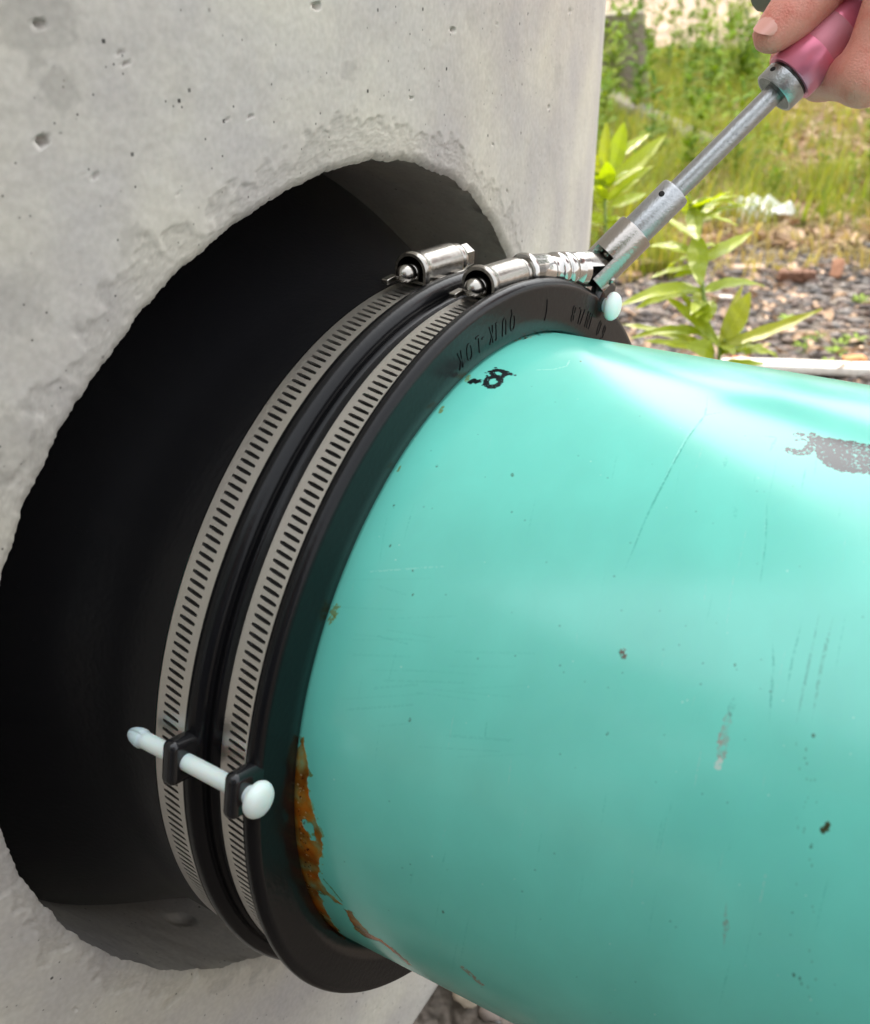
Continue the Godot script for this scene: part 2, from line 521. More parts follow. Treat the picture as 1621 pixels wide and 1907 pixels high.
func pipe_material() -> StandardMaterial3D:
	pd.resize(PT_W * PT_H * 3)
	ph.resize(PT_W * PT_H)
	ph.fill(128)
	var base := Color(0.148, 0.60, 0.495).linear_to_srgb()
	for y in PT_H:
		for x in PT_W:
			var l := 1.0 + na.get_noise_2d(x * 0.05, y * 0.06) * 0.03
			var k := (y * PT_W + x) * 3
			pd[k] = int(base.r * l * 255); pd[k + 1] = int(base.g * l * 255); pd[k + 2] = int(base.b * l * 255)
	var ink := Color(0.03, 0.06, 0.07)
	# the size mark  8"  printed by a roller, read from the other side
	var e1 := []
	var e2 := []
	for k in 21:
		var a := TAU * k / 20.0
		e1.append(Vector2(918 + cos(a) * 13 - sin(a) * 2, 711 + sin(a) * 9.5))
		e2.append(Vector2(928 + cos(a) * 12 + sin(a) * 1, 696 + sin(a) * 6.5))
	px_stroke(e1, 5.0, ink, 0.95, 0.04)
	px_stroke(e2, 5.0, ink, 0.95, 0.08)
	px_stroke([Vector2(940, 692), Vector2(952, 697)], 4, ink, 0.9, 0.3)
	px_stroke([Vector2(905, 694), Vector2(925, 688)], 3, ink, 0.8, 0.45)
	px_stroke([Vector2(877, 711), Vector2(882, 709)], 6, ink, 0.95, 0.2)
	px_stroke([Vector2(886, 711), Vector2(891, 710)], 6, ink, 0.95, 0.2)
	for p in [Vector2(958, 699), Vector2(906, 700), Vector2(911, 692), Vector2(899, 717), Vector2(902, 711), Vector2(922, 685)]:
		px_stroke([p, p + Vector2(1, 0)], 2.0, ink, 0.8)
	# the smeared line of print
	var grey := Color(0.03, 0.06, 0.08)
	px_stroke([Vector2(1469, 838), Vector2(1480, 843), Vector2(1496, 843), Vector2(1507, 832), Vector2(1513, 822), Vector2(1511, 810)], 6, grey, 0.9, 0.25)
	px_stroke([Vector2(1483, 820), Vector2(1494, 818), Vector2(1504, 821)], 2, grey, 0.8, 0.3)
	px_stroke([Vector2(1481, 810), Vector2(1488, 807)], 3.5, grey, 0.8, 0.3)
	px_stroke([Vector2(1492, 812), Vector2(1497, 809)], 2.5, grey, 0.8, 0.3)
	px_stroke([Vector2(1521, 814), Vector2(1523, 822), Vector2(1520, 832)], 5, grey, 0.75, 0.4)
	px_stroke([Vector2(1504, 846), Vector2(1514, 838)], 2.5, grey, 0.8, 0.3)
	for k in 26:
		var x0 := 1527.0 + k * 4.0
		var top := 818.0 + k * 0.55 * 4.0 / 4.0
		var bot := 852.0 + minf(k, 8) * 2.0 + k * 0.55
		px_stroke([Vector2(x0, top), Vector2(x0 - 3, (top + bot) / 2), Vector2(x0 + 2, bot)], 6 if k < 16 else 4, grey, 0.9 if k < 16 else 0.7, 0.16 if k < 14 else 0.4)
	for k in 6:
		var cx := 1602.0 + k * 5
		px_stroke([Vector2(cx + 8, 832), Vector2(cx - 3, 848), Vector2(cx, 866), Vector2(cx + 12, 878)], 3, grey, 0.85, 0.3)
	px_stroke([Vector2(1535, 860), Vector2(1560, 872), Vector2(1595, 874), Vector2(1640, 884)], 5, grey, 0.85, 0.3)
	# scratches
	var sc := Color(0.25, 0.62, 0.56)
	px_stroke([Vector2(1318, 734), Vector2(1316, 755), Vector2(1312, 774), Vector2(1280, 815), Vector2(1240, 890), Vector2(1205, 960), Vector2(1180, 1020), Vector2(1163, 1062)], 1.3, sc, 0.75, 0.12, -60)
	px_stroke([Vector2(1303, 782), Vector2(1318, 772), Vector2(1345, 768)], 1.1, sc, 0.6, 0.2, -40)
	px_stroke([Vector2(1438, 1192), Vector2(1440, 1240), Vector2(1436, 1290), Vector2(1432, 1345)], 1.5, sc, 0.6, 0.3, -40)
	px_stroke([Vector2(1525, 1145), Vector2(1505, 1240), Vector2(1482, 1350)], 1.5, Color(0.3, 0.58, 0.53), 0.55, 0.3, -40)
	px_stroke([Vector2(1551, 1150), Vector2(1530, 1235), Vector2(1512, 1340)], 2.0, Color(0.3, 0.56, 0.5), 0.5, 0.35, -40)
	px_stroke([Vector2(1495, 1150), Vector2(1475, 1230), Vector2(1462, 1300)], 1.2, sc, 0.5, 0.35, -30)
	px_stroke([Vector2(1420, 812), Vector2(1447, 815)], 1.1, sc, 0.5, 0.2, -30)
	px_stroke([Vector2(1446, 815), Vector2(1433, 842)], 2.0, sc, 0.5, 0.35, -30)
	px_stroke([Vector2(1352, 850), Vector2(1348, 870)], 3.0, sc, 0.55, 0.3, -30)
	px_stroke([Vector2(1500, 870), Vector2(1492, 912)], 1.1, sc, 0.55, 0.2, -30)
	px_stroke([Vector2(1365, 940), Vector2(1370, 965)], 3.0, sc, 0.4, 0.4, -20)
	px_stroke([Vector2(1428, 930), Vector2(1425, 1010), Vector2(1414, 1095)], 1.1, sc, 0.5, 0.3, -30)
	var pale := Color(0.72, 0.80, 0.76)
	px_stroke([Vector2(1360, 1318), Vector2(1350, 1360), Vector2(1343, 1405), Vector2(1338, 1425)], 6, Color(0.60, 0.58, 0.54), 0.9, 0.22, -90)
	px_stroke([Vector2(1366, 1300), Vector2(1356, 1340)], 4, Color(0.2, 0.45, 0.42), 0.7, 0.4, -50)
	px_stroke([Vector2(1340, 1418), Vector2(1336, 1428)], 4, pale, 0.9, 0.2)
	px_stroke([Vector2(1352, 1710), Vector2(1349, 1745)], 4, Color(0.5, 0.5, 0.45), 0.7, 0.5, -30)
	px_stroke([Vector2(1352, 1680), Vector2(1350, 1720), Vector2(1347, 1770)], 1.4, Color(0.5, 0.62, 0.56), 0.55, 0.3, -20)
	px_stroke([Vector2(1425, 1630), Vector2(1415, 1680)], 1.2, pale, 0.35, 0.4)
	px_stroke([Vector2(1060, 672), Vector2(1055, 682), Vector2(1030, 688), Vector2(1000, 689)], 1.2, Color(0.75, 0.9, 0.86), 0.5, 0.3)
	px_stroke([Vector2(690, 1065), Vector2(830, 1055)], 1.2, Color(0.75, 0.9, 0.86), 0.3, 0.4)
	px_stroke([Vector2(862, 1802), Vector2(880, 1818), Vector2(895, 1832)], 6, Color(0.58, 0.5, 0.42), 0.85, 0.35, 30)
	var r := RandomNumberGenerator.new()
	r.seed = 5
	for k in 60:
		var a := Vector2(r.randf_range(640, 1600), r.randf_range(760, 1780))
		var l := r.randf_range(20, 110)
		px_stroke([a, a + Vector2(-l * 0.2 + r.randf_range(-6, 6), l)], r.randf_range(0.7, 1.3), sc if r.randf() < 0.6 else pale, r.randf_range(0.08, 0.3), 0.4, -8)
	for k in 24:      # rub marks that run round the pipe end, next to the boot
		var a := Vector2(r.randf_range(600, 860), r.randf_range(1040, 1420))
		px_stroke([a, a + Vector2(r.randf_range(40, 160), r.randf_range(-12, 16))], r.randf_range(0.8, 1.8), Color(0.3, 0.66, 0.6), r.randf_range(0.06, 0.2), 0.4)
	# dirt specks
	for p in [Vector2(1160, 1218), Vector2(1159, 1213)]: px_stroke([p, p + Vector2(1, 3)], 4.2, Color(0.33, 0.24, 0.19), 0.85, 0.35, 90)
	for p in [Vector2(1531, 1546), Vector2(1538, 1542), Vector2(1541, 1535)]: px_stroke([p, p + Vector2(1, 3)], 3.2, Color(0.2, 0.2, 0.1), 0.9, 0.2, 80)
	for p in [Vector2(825, 1698), Vector2(763, 1340), Vector2(1131, 1366), Vector2(953, 884), Vector2(1514, 1369), Vector2(1489, 1822), Vector2(1478, 1815), Vector2(1510, 1575), Vector2(1081, 672), Vector2(727, 1016), Vector2(1368, 1238), Vector2(768, 1063), Vector2(769, 1107), Vector2(733, 942), Vector2(813, 867)]:
		px_stroke([p, p + Vector2(r.randf_range(-2, 2), 2)], r.randf_range(1.2, 2.2), Color(0.2, 0.33, 0.26), 0.65, 0.1, 40)
	for k in 130:
		var p := Vector2(r.randf_range(600, 1610), r.randf_range(700, 1890))
		px_stroke([p, p + Vector2(1, 0)], r.randf_range(0.5, 1.0), Color(0.22, 0.42, 0.36) if r.randf() < 0.7 else Color(0.85, 0.9, 0.86), r.randf_range(0.3, 0.75))
	for k in 26:      # drips of dirt down the right-hand part
		var p := Vector2(1500 + r.randf_range(-22, 22), r.randf_range(1380, 1860))
		px_stroke([p, p + Vector2(0, r.randf_range(1, 5))], r.randf_range(0.6, 1.3), Color(0.3, 0.5, 0.42), r.randf_range(0.2, 0.5))
	# dried orange adhesive squeezed out along the boot
	var rust := Color(0.62, 0.34, 0.07)
	var z := func(a: float, b: float) -> Vector2: return Vector2(530 + a / 4.237, 1350 + b / 4.237)
	var outer := [Vector2(148, 100), Vector2(160, 200), Vector2(185, 310), Vector2(190, 520), Vector2(212, 650), Vector2(250, 750), Vector2(290, 870), Vector2(300, 980), Vector2(272, 1120), Vector2(268, 1190), Vector2(335, 1310), Vector2(465, 1420), Vector2(400, 1405), Vector2(330, 1340), Vector2(250, 1300),
		Vector2(300, 1390), Vector2(345, 1500), Vector2(400, 1590), Vector2(475, 1680), Vector2(545, 1765), Vector2(400, 1790), Vector2(120, 1500), Vector2(30, 1100), Vector2(20, 600), Vector2(100, 200)]
	var o := []
	for p in outer: o.append(z.call(p.x, p.y))
	var hl := []
	for p in [Vector2(128, 762), Vector2(160, 745), Vector2(205, 760), Vector2(238, 840), Vector2(242, 910), Vector2(212, 915), Vector2(165, 830)]: hl.append(z.call(p.x, p.y))
	px_polygon(o, Color(0.42, 0.42, 0.14), hl, 20, 16.0, 0.5)
	px_polygon(o, rust, hl, 90)
	o = []
	for p in [Vector2(478, 1455), Vector2(525, 1475), Vector2(605, 1575), Vector2(665, 1645), Vector2(765, 1695), Vector2(905, 1805), Vector2(1010, 1900), Vector2(980, 1895), Vector2(890, 1815), Vector2(755, 1712), Vector2(650, 1680), Vector2(575, 1625), Vector2(515, 1540)]: o.append(z.call(p.x, p.y))
	px_polygon(o, Color(0.42, 0.42, 0.14), [], 20, 12.0, 0.5)
	px_polygon(o, rust, [], 80)
	px_stroke([z.call(310, 1220), z.call(380, 1300), z.call(450, 1390)], 1.6, Color(0.3, 0.42, 0.2), 0.8, 0.2, 30)
	for q in [[Vector2(626, 1134), 6.5], [Vector2(619, 1150), 4.5], [Vector2(824, 760), 3.5], [Vector2(873, 702), 4.5], [Vector2(745, 870), 2.0]]:
		px_stroke([q[0], q[0] + Vector2(-4, 7)], q[1], Color(0.45, 0.42, 0.18), 0.6, 0.3, 60)
	for k in 60:      # crumbs of grit along the top of the joint
		var t := r.randf()
		var p := Vector2(lerpf(950, 1050, t), lerpf(634, 613, t) + r.randf_range(-2, 3))
		px_stroke([p, p + Vector2(1, 0)], r.randf_range(1.0, 2.6), Color(0.62, 0.58, 0.5) if r.randf() < 0.6 else Color(0.2, 0.18, 0.15), 0.85, 0, 60)
	for k in 70:      # bubbles and sand caught in the adhesive
		var t := r.randf_range(0.1, 0.95)
		var p: Vector2 = z.call(lerpf(110, 200, t * t) + r.randf_range(-15, 45), lerpf(250, 1400, t))
		px_stroke([p, p], r.randf_range(0.8, 1.7), Color(0.8, 0.72, 0.55) if r.randf() < 0.5 else Color(0.25, 0.12, 0.05), 0.8, 0, 120)
	var m := mat(Color(1, 1, 1), 0.2, 0.0, 0.58)
	m.albedo_texture = ImageTexture.create_from_image(Image.create_from_data(PT_W, PT_H, false, Image.FORMAT_RGB8, pd))
	var hi := Image.create_from_data(PT_W, PT_H, false, Image.FORMAT_L8, ph)
	m.heightmap_enabled = true
	m.heightmap_texture = ImageTexture.create_from_image(hi)
	m.heightmap_scale = 0.03
	m.texture_repeat = false
	return m

# ------------------------------------------------------------------ large structure
func build_manhole() -> void:
	var t := thing("concrete_manhole", "grey round concrete manhole wall with a large round opening for the pipe", "manhole", Transform3D(Basis(), Vector3(MAN_AX, GROUND, 0)))
	var back := -t.position
	var r := RandomNumberGenerator.new()
	r.seed = 12
	var pits := {}
	var add_pit := func(w: float, y: float, rad: float, deep: float, str: float) -> void:
		for gx in range(int(floor((w - rad * 2) / 0.01)), int(floor((w + rad * 2) / 0.01)) + 1):
			for gy in range(int(floor((y - rad * 2 * str) / 0.01)), int(floor((y + rad * 2 * str) / 0.01)) + 1):
				var key := Vector2i(gx, gy)
				if not pits.has(key): pits[key] = []
				pits[key].append([w, y, rad, deep, str])
	for k in 26:
		var rad := 0.0004 + 0.0004 * pow(r.randf(), 3.0)
		add_pit.call(r.randf_range(-0.36, 0.16), r.randf_range(-0.27, 0.22), rad, rad * 1.8, r.randf_range(0.8, 1.6))
	for q in [[78, 262, 2.0], [590, 12, 1.8], [335, 358, 0.8], [420, 224, 0.9], [468, 214, 0.9], [1062, 22, 1.6], [843, 55, 1.3], [867, 15, 1.0], [1022, 200, 1.2], [1070, 92, 1.2], [766, 184, 0.9], [918, 268, 0.8], [926, 42, 0.8], [72, 45, 1.3], [234, 120, 0.8], [945, 355, 0.9], [140, 1880, 1.0], [700, 1880, 0.9], [112, 183, 0.8], [155, 328, 0.9]]:
		var p := on_wall(q[0], q[1])
		add_pit.call(p.x, p.y, q[2] * 0.00042, q[2] * 0.0018, 1.3)
	var nu := 1080
	var nv := 250
	var pts := PackedVector3Array()
	var uvs := PackedVector2Array()
	var cols := PackedColorArray()
	var rim := PackedVector3Array()
	var stains := []
	for q in [[60, 20, 0.013, 0.80], [112, 165, 0.006, 0.82], [650, 135, 0.0042, 0.86], [245, 445, 0.005, 0.86], [30, 560, 0.011, 0.88], [470, 440, 0.012, 0.9], [880, 30, 0.006, 0.9], [20, 830, 0.012, 0.84], [1040, 140, 0.008, 0.9], [340, 160, 0.006, 0.93]]:
		var p := on_wall(q[0], q[1])
		stains.append([p.x, p.y, q[2], q[3]])
	for j in nv:
		var tt := float(j) / (nv - 1)
		var g := 0.62 * tt + 0.38 * tt * tt * tt
		for i in nu:
			var a := TAU * i / nu
			var ca := cos(a)
			var sa := sin(a)
			var rr := HOLE_R + 0.0012 * na.get_noise_2d(ca * 90, sa * 90) + 0.0004 * nb.get_noise_2d(ca * 700, sa * 700)
			var w0 := MAN_R * asin((HOLE_Z + rr * ca) / MAN_R)
			var y0 := HOLE_Y + rr * sa
			var k: float = minf((0.46 if ca < 0 else 0.30) / maxf(absf(ca), 1e-5), (0.28 if sa > 0 else 0.30) / maxf(absf(sa), 1e-5))
			var w := lerpf(w0, ca * k, g)
			var y := lerpf(y0, sa * k, g)
			var d := Vector2(w - w0, y - y0).length()
			var h := 0.00012 * na.get_noise_2d(w * 500, y * 500) + 0.00005 * nb.get_noise_2d(w * 5200, y * 5200)
			# the broken skin round the opening
			var wide := 0.010 + 0.010 * na.get_noise_2d(ca * 60 + 40, sa * 60) + 0.008 * nb.get_noise_2d(w * 1000, y * 1000)
			if sa < -0.2: wide -= 0.004
			var chip := smoothstep(0.0018, -0.0012, d - wide)
			h -= chip * (0.0004 + 0.00020 * nc.get_noise_2d(w * 2600, y * 2600) + 0.00020 * nb.get_noise_2d(w * 9000, y * 9000))
			var round_off := maxf(0.0, 1.0 - d / 0.0035)
			h -= round_off * round_off * 0.0018
			var shade := 1.0 - chip * 0.13 + chip * 0.12 * nc.get_noise_2d(w * 7000, y * 7000)
			shade += 0.07 * na.get_noise_2d(w * 160 + 90, y * 160) + 0.03 * nb.get_noise_2d(w * 900, y * 900) + 0.035 * nc.get_noise_2d(w * 1100, y * 70) * smoothstep(0.05, -0.2, w)
			for s in stains:
				var dd: float = Vector2(w - s[0], y - s[1]).length() / s[2] + 0.5 * nb.get_noise_2d(w * 1800, y * 1800)
				if dd < 1.0: shade *= lerpf(s[3], 1.0, smoothstep(0.55, 1.0, dd))
			var key := Vector2i(int(floor(w / 0.01)), int(floor(y / 0.01)))
			if pits.has(key):
				for q in pits[key]:
					var e: float = Vector2(w - q[0] + 0.0006 * nb.get_noise_2d(w * 6000, y * 6000), (y - q[1]) / q[4]).length() / q[2]
					if e < 1.2:
						h -= q[3] * smoothstep(1.2, 0.75, e)
			var p := wall(w, y, h)
			if j == 0: rim.append(p)
			pts.append(p + back)
			uvs.append(Vector2(w, -y))
			cols.append(Color(shade, shade * 0.995, shade * 0.985))
	var gm := Geo.new()
	gm.grid(pts, nu, nv, Vector3(3, 0, 0) + back, false, uvs, cols, true)
	# the rest of the shell: two side sweeps, the foot and the upper part, and the slab on top
	var sweep := func(w0: float, w1: float, y0: float, y1: float, n: int) -> void:
		var q := PackedVector3Array()
		var u := PackedVector2Array()
		for yy in 5:
			for k in n + 1:
				var w := lerpf(w0, w1, float(k) / n)
				var y := lerpf(y0, y1, yy / 4.0)
				q.append(wall(w, y) + back); u.append(Vector2(w, -y))
		gm.grid(q, n + 1, 5, Vector3(0, 0.4, 0), true, u)
	sweep.call(0.30, TAU * MAN_R - 0.46, -0.36, 0.28, 90)
	sweep.call(0.0, TAU * MAN_R, 0.28, 1.45, 120)
	part("wall", gm.mesh(), M.concrete, t)
	var gt := Geo.new()
	gt.lathe([PackedVector2Array([Vector2(1.45, MAN_R), Vector2(1.451, MAN_R - 0.01)]), PackedVector2Array([Vector2(1.451, MAN_R - 0.01), Vector2(1.451, 0.001)])], 96, Transform3D(Basis(Vector3(0, 1, 0), Vector3(1, 0, 0), Vector3(0, 0, -1)), Vector3(0, -GROUND, 0)))
	part("top_slab", gt.mesh(), M.concrete, t)
	# the cast inside of the opening
	var ip := PackedVector3Array()
	var iu := PackedVector2Array()
	var ic := PackedColorArray()
	var dents := [[68.0, -0.098, 0.010, 0.0035], [84.0, -0.118, 0.013, 0.0028], [52.0, -0.082, 0.004, 0.002], [-96.0, -0.082, 0.006, 0.002], [-60.0, -0.1, 0.005, 0.0015]]
	for j in 44:
		var f := j / 43.0
		for i in nu:
			var a := TAU * i / nu
			var rp := rim[i]
			var rad0 := Vector2(rp.y - HOLE_Y, rp.z - HOLE_Z).length()
			var x := lerpf(rp.x, -0.155, f)
			var rad := lerpf(rad0, HOLE_R, smoothstep(0.0, 0.05, f)) + 0.0003 * na.get_noise_3d(cos(a) * 200, sin(a) * 200, x * 900)
			for q in dents:
				var e: float = Vector2(angle_difference(a, deg_to_rad(q[0])) * HOLE_R * 0.8, (x - q[1]) * 1.2).length() / q[2] + 0.3 * nb.get_noise_3d(cos(a) * 500, sin(a) * 500, x * 3000)
				if e < 1.0: rad += q[3] * (smoothstep(1.0, 0.85, e) * (0.35 + 0.65 * (1.0 - e)))
			ip.append(Vector3(x, HOLE_Y + rad * sin(a), HOLE_Z + rad * cos(a)) + back)
			iu.append(Vector2(a * HOLE_R, x))
			var sh := 1.16 + 0.05 * na.get_noise_3d(cos(a) * 70, sin(a) * 70, x * 500)  # lining tint lifted to stand in for missing bounced light
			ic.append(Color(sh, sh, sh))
	var gi := Geo.new()
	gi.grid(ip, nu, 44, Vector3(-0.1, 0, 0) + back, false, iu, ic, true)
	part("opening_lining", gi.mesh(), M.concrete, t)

func ground_height(x: float, z: float) -> float:
	var d := Vector2(x, z).length()
	return GROUND + 0.014 * na.get_noise_2d(x * 55, z * 55) + 0.006 * nb.get_noise_2d(x * 260, z * 260) + 0.05 * nc.get_noise_2d(x * 4, z * 4) * smoothstep(2.0, 6.0, d)

func build_ground() -> void:
	var pts := PackedVector3Array()
	var uvs := PackedVector2Array()
	var m := 260
	for j in m:
		for i in m:
			var u := i / (m - 1.0) * 2 - 1
			var v := j / (m - 1.0) * 2 - 1
			var x := u * 2.2 + signf(u) * pow(absf(u), 5.0) * 90
			var z := -1.4 + v * 2.6 + signf(v) * pow(absf(v), 5.0) * 90
			pts.append(Vector3(x, ground_height(x, z), z))
			uvs.append(Vector2(x, z) * 1.6)
	var g := Geo.new()
	g.grid(pts, m, m, Vector3(0, 50, 0), false, uvs)
	setting("ground", g.mesh(), M.soil)
	# the bare tan yard behind the weeds
	g = Geo.new()
	pts = PackedVector3Array()
	uvs = PackedVector2Array()
	for j in 40:
		for i in 60:
			var x := -26.0 + i * 0.75
			var z := -6.7 + 0.5 * sin(x * 0.9) - j * 0.75
			pts.append(Vector3(x, ground_height(x, z) + 0.07 - 0.06 * (1.0 if j == 0 else 0.0), z))
			uvs.append(Vector2(x, z) * 0.5)
	g.grid(pts, 60, 40, Vector3(0, 50, 0), false, uvs)
	setting("dirt_yard", g.mesh(), M.dirt)

# ------------------------------------------------------------------ boot, pipe, clamps, pins
func arc_pts(cx: float, cr: float, r: float, a0: float, a1: float, n: int) -> Array:
	var o := []
	for k in n + 1:
		var a := deg_to_rad(lerpf(a0, a1, float(k) / n))
		o.append(Vector2(cx + r * cos(a), cr + r * sin(a)))
	return o

func build_boot() -> void:
	var t := thing("rubber_boot", "black rubber boot flaring into the concrete opening, clamped round the green pipe", "rubber boot")
	var f: float = B_FRONT[2] - 0.0010
	var b: float = B_REAR[2] - 0.0010
	# outside, from the front lip back to the flared root
	var face := PackedVector2Array([Vector2(-0.0030, PIPE_R + 0.0001), Vector2(-0.0008, PIPE_R + 0.0004), Vector2(0.0, PIPE_R + 0.0012), Vector2(0.0, PIPE_R + 0.006), Vector2(0.0, RC - 0.0042)])
	var flange := PackedVector2Array(arc_pts(-0.0026, RC - 0.0026, 0.0026, 0.0, 180.0, 10))
	flange.append(Vector2(-0.0053, f + 0.0004)); flange.append(Vector2(-0.0056, f))
	var seat := PackedVector2Array([Vector2(-0.0056, f), Vector2(-0.0168, f)])
	var ridge := PackedVector2Array([Vector2(-0.0168, f), Vector2(-0.0192, f + 0.0001)])
	ridge.append_array(PackedVector2Array(arc_pts(-0.0238, f + 0.0020, 0.0037, -20.0, 180.0, 16)))
	ridge.append(Vector2(-0.0274, b + 0.0002)); ridge.append(Vector2(-0.0278, b))
	var seat2 := PackedVector2Array([Vector2(-0.0278, b), Vector2(-0.0393, b)])
	var flare := PackedVector2Array()
	for k in 41:
		var u := k / 40.0
		var x := lerpf(-0.0393, -0.1316, u)
		var rr := b + 0.0002 + (HOLE_R - b) * (0.05 * u + 0.95 * smoothstep(0.18, 1.12, u) / smoothstep(0.18, 1.12, 1.0))
		flare.append(Vector2(x, rr + 0.0006))
	flare.append(Vector2(-0.134, HOLE_R + 0.002))
	flare.append(Vector2(-0.150, HOLE_R + 0.003))
	var g := Geo.new()
	g.lathe([face, PackedVector2Array([Vector2(0.0, RC - 0.0042), Vector2(0.0, RC - 0.0026)]), flange, seat, ridge, seat2, flare], 360, Transform3D())
	# inside, so that the boot has thickness
	var inner := PackedVector2Array([Vector2(-0.150, HOLE_R + 0.003), Vector2(-0.150, HOLE_R - 0.006), Vector2(-0.128, HOLE_R - 0.008), Vector2(-0.09, PIPE_R + 0.02), Vector2(-0.06, PIPE_R + 0.004), Vector2(-0.045, PIPE_R + 0.0002)])
	g.lathe([inner], 120, Transform3D())
	part("boot_body", g.mesh(), M.rubber, t)
	# moulded lettering round the front face, its feet outward
	var font := SystemFont.new()
	font.font_names = PackedStringArray(["Droid Sans"])
	var words := [["60", 124.5], ["IN/LB", 118.0], ["(", 100.5], ["QUIK-LOK", 90.0]]
	for wd in words:
		var ang: float = wd[1]
		for ch in (wd[0] as String):
			var tm := TextMesh.new()
			tm.text = ch; tm.font = font; tm.font_size = 32; tm.pixel_size = 0.0072 / 32.0; tm.depth = 0.0002
			tm.curve_step = 1.0
			var a := deg_to_rad(ang)
			var rad := Vector3(0, sin(a), cos(a))
			var mi := part("letter", tm, M.rubber, t)
			var up := -rad
			mi.transform = Transform3D(Basis(up.cross(Vector3.RIGHT), up, Vector3.RIGHT).scaled_local(Vector3(0.62, 1, 1)), rad * 0.1138 + Vector3(0.0001, 0, 0))
			ang -= 1.35 if ch in "I/-" else 2.35
	# loops that carry the pins
	for deg in [11.3, 121.5]:
		for q in [[-0.0238, 0.0050, 0.126], [-0.0022, 0.0045, 0.1262]]:
			var a := deg_to_rad(deg)
			var rad := Vector3(0, sin(a), cos(a))
			var bas := Basis(Vector3.RIGHT, rad, Vector3.RIGHT.cross(rad))
			var gl := Geo.new()
			gl.rbox(Vector3(q[1], 0.0122, 0.0130), 0.0022, Transform3D(bas, rad * (q[2] - 0.0012) + Vector3(q[0], 0, 0)), 4)
			part("pin_loop", gl.mesh(), M.gloss_rubber, t)

func build_pipe() -> void:
	var ax := Vector3(1, 0.0109, -0.0419).normalized()
	var up := (Vector3.UP - ax * ax.y).normalized()
	pipe_xf = Transform3D(Basis(ax, up, ax.cross(up)), Vector3.ZERO)
	var t := thing("green_pipe", "smooth green plastic sewer pipe stub with smeared black print and scratches", "pipe", pipe_xf)
	var g := Geo.new()
	var seg := 400
	var xs := [-0.06, -0.012, 0.0, 0.02, 0.05, 0.09, 0.12, 0.1415, 0.1425]
	for k in xs.size():
		for i in seg + 1:
			var deg := -70.0 + 360.0 * i / seg
			var a := deg_to_rad(deg)
			var rad := Vector3(0, sin(a), cos(a))
			var u := (deg + 70.0) / 200.0
			if u > 1.0: u = clampf(1.0 - (u - 1.0) * 1.25, 0.0, 1.0)
			var rr := PIPE_R if k < xs.size() - 1 else PIPE_R - 0.0002
			g.vert(Vector3(xs[k], rad.y * rr, rad.z * rr), rad, Vector2(u, (xs[k] + 0.012) / 0.168))
	for k in xs.size() - 1:
		for i in seg:
			var q := k * (seg + 1) + i
			g.quad(q, q + 1, q + seg + 2, q + seg + 1)
	part("pipe_wall", g.mesh(), pipe_material(), t)
	# machined bevel, cut end and bore
	var cut := mat(Color(0.20, 0.46, 0.40), 0.6)
	tri_bump(cut, noise_tex(0.05, 256, 4, 61), 0.03, 40.0)
	g = Geo.new()
	g.lathe([PackedVector2Array([Vector2(0.1425, PIPE_R - 0.0002), Vector2(0.150, PIPE_R - 0.0022)]), PackedVector2Array([Vector2(0.150, PIPE_R - 0.0022), Vector2(0.150, PIPE_R - 0.0065)])], 240, Transform3D())
	part("bevelled_end", g.mesh(), cut, t)
	g = Geo.new()
	var bore := mat(Color(0.135, 0.52, 0.43), 0.3)
	var n0 := PackedVector2Array([Vector2(0.150, PIPE_R - 0.0065), Vector2(-0.06, PIPE_R - 0.0065)])
	g.lathe([n0], 160, Transform3D())
	g.lathe([PackedVector2Array([Vector2(-0.06, PIPE_R - 0.0065), Vector2(-0.06, PIPE_R)])], 160, Transform3D())
	part("bore", g.mesh(), bore, t)

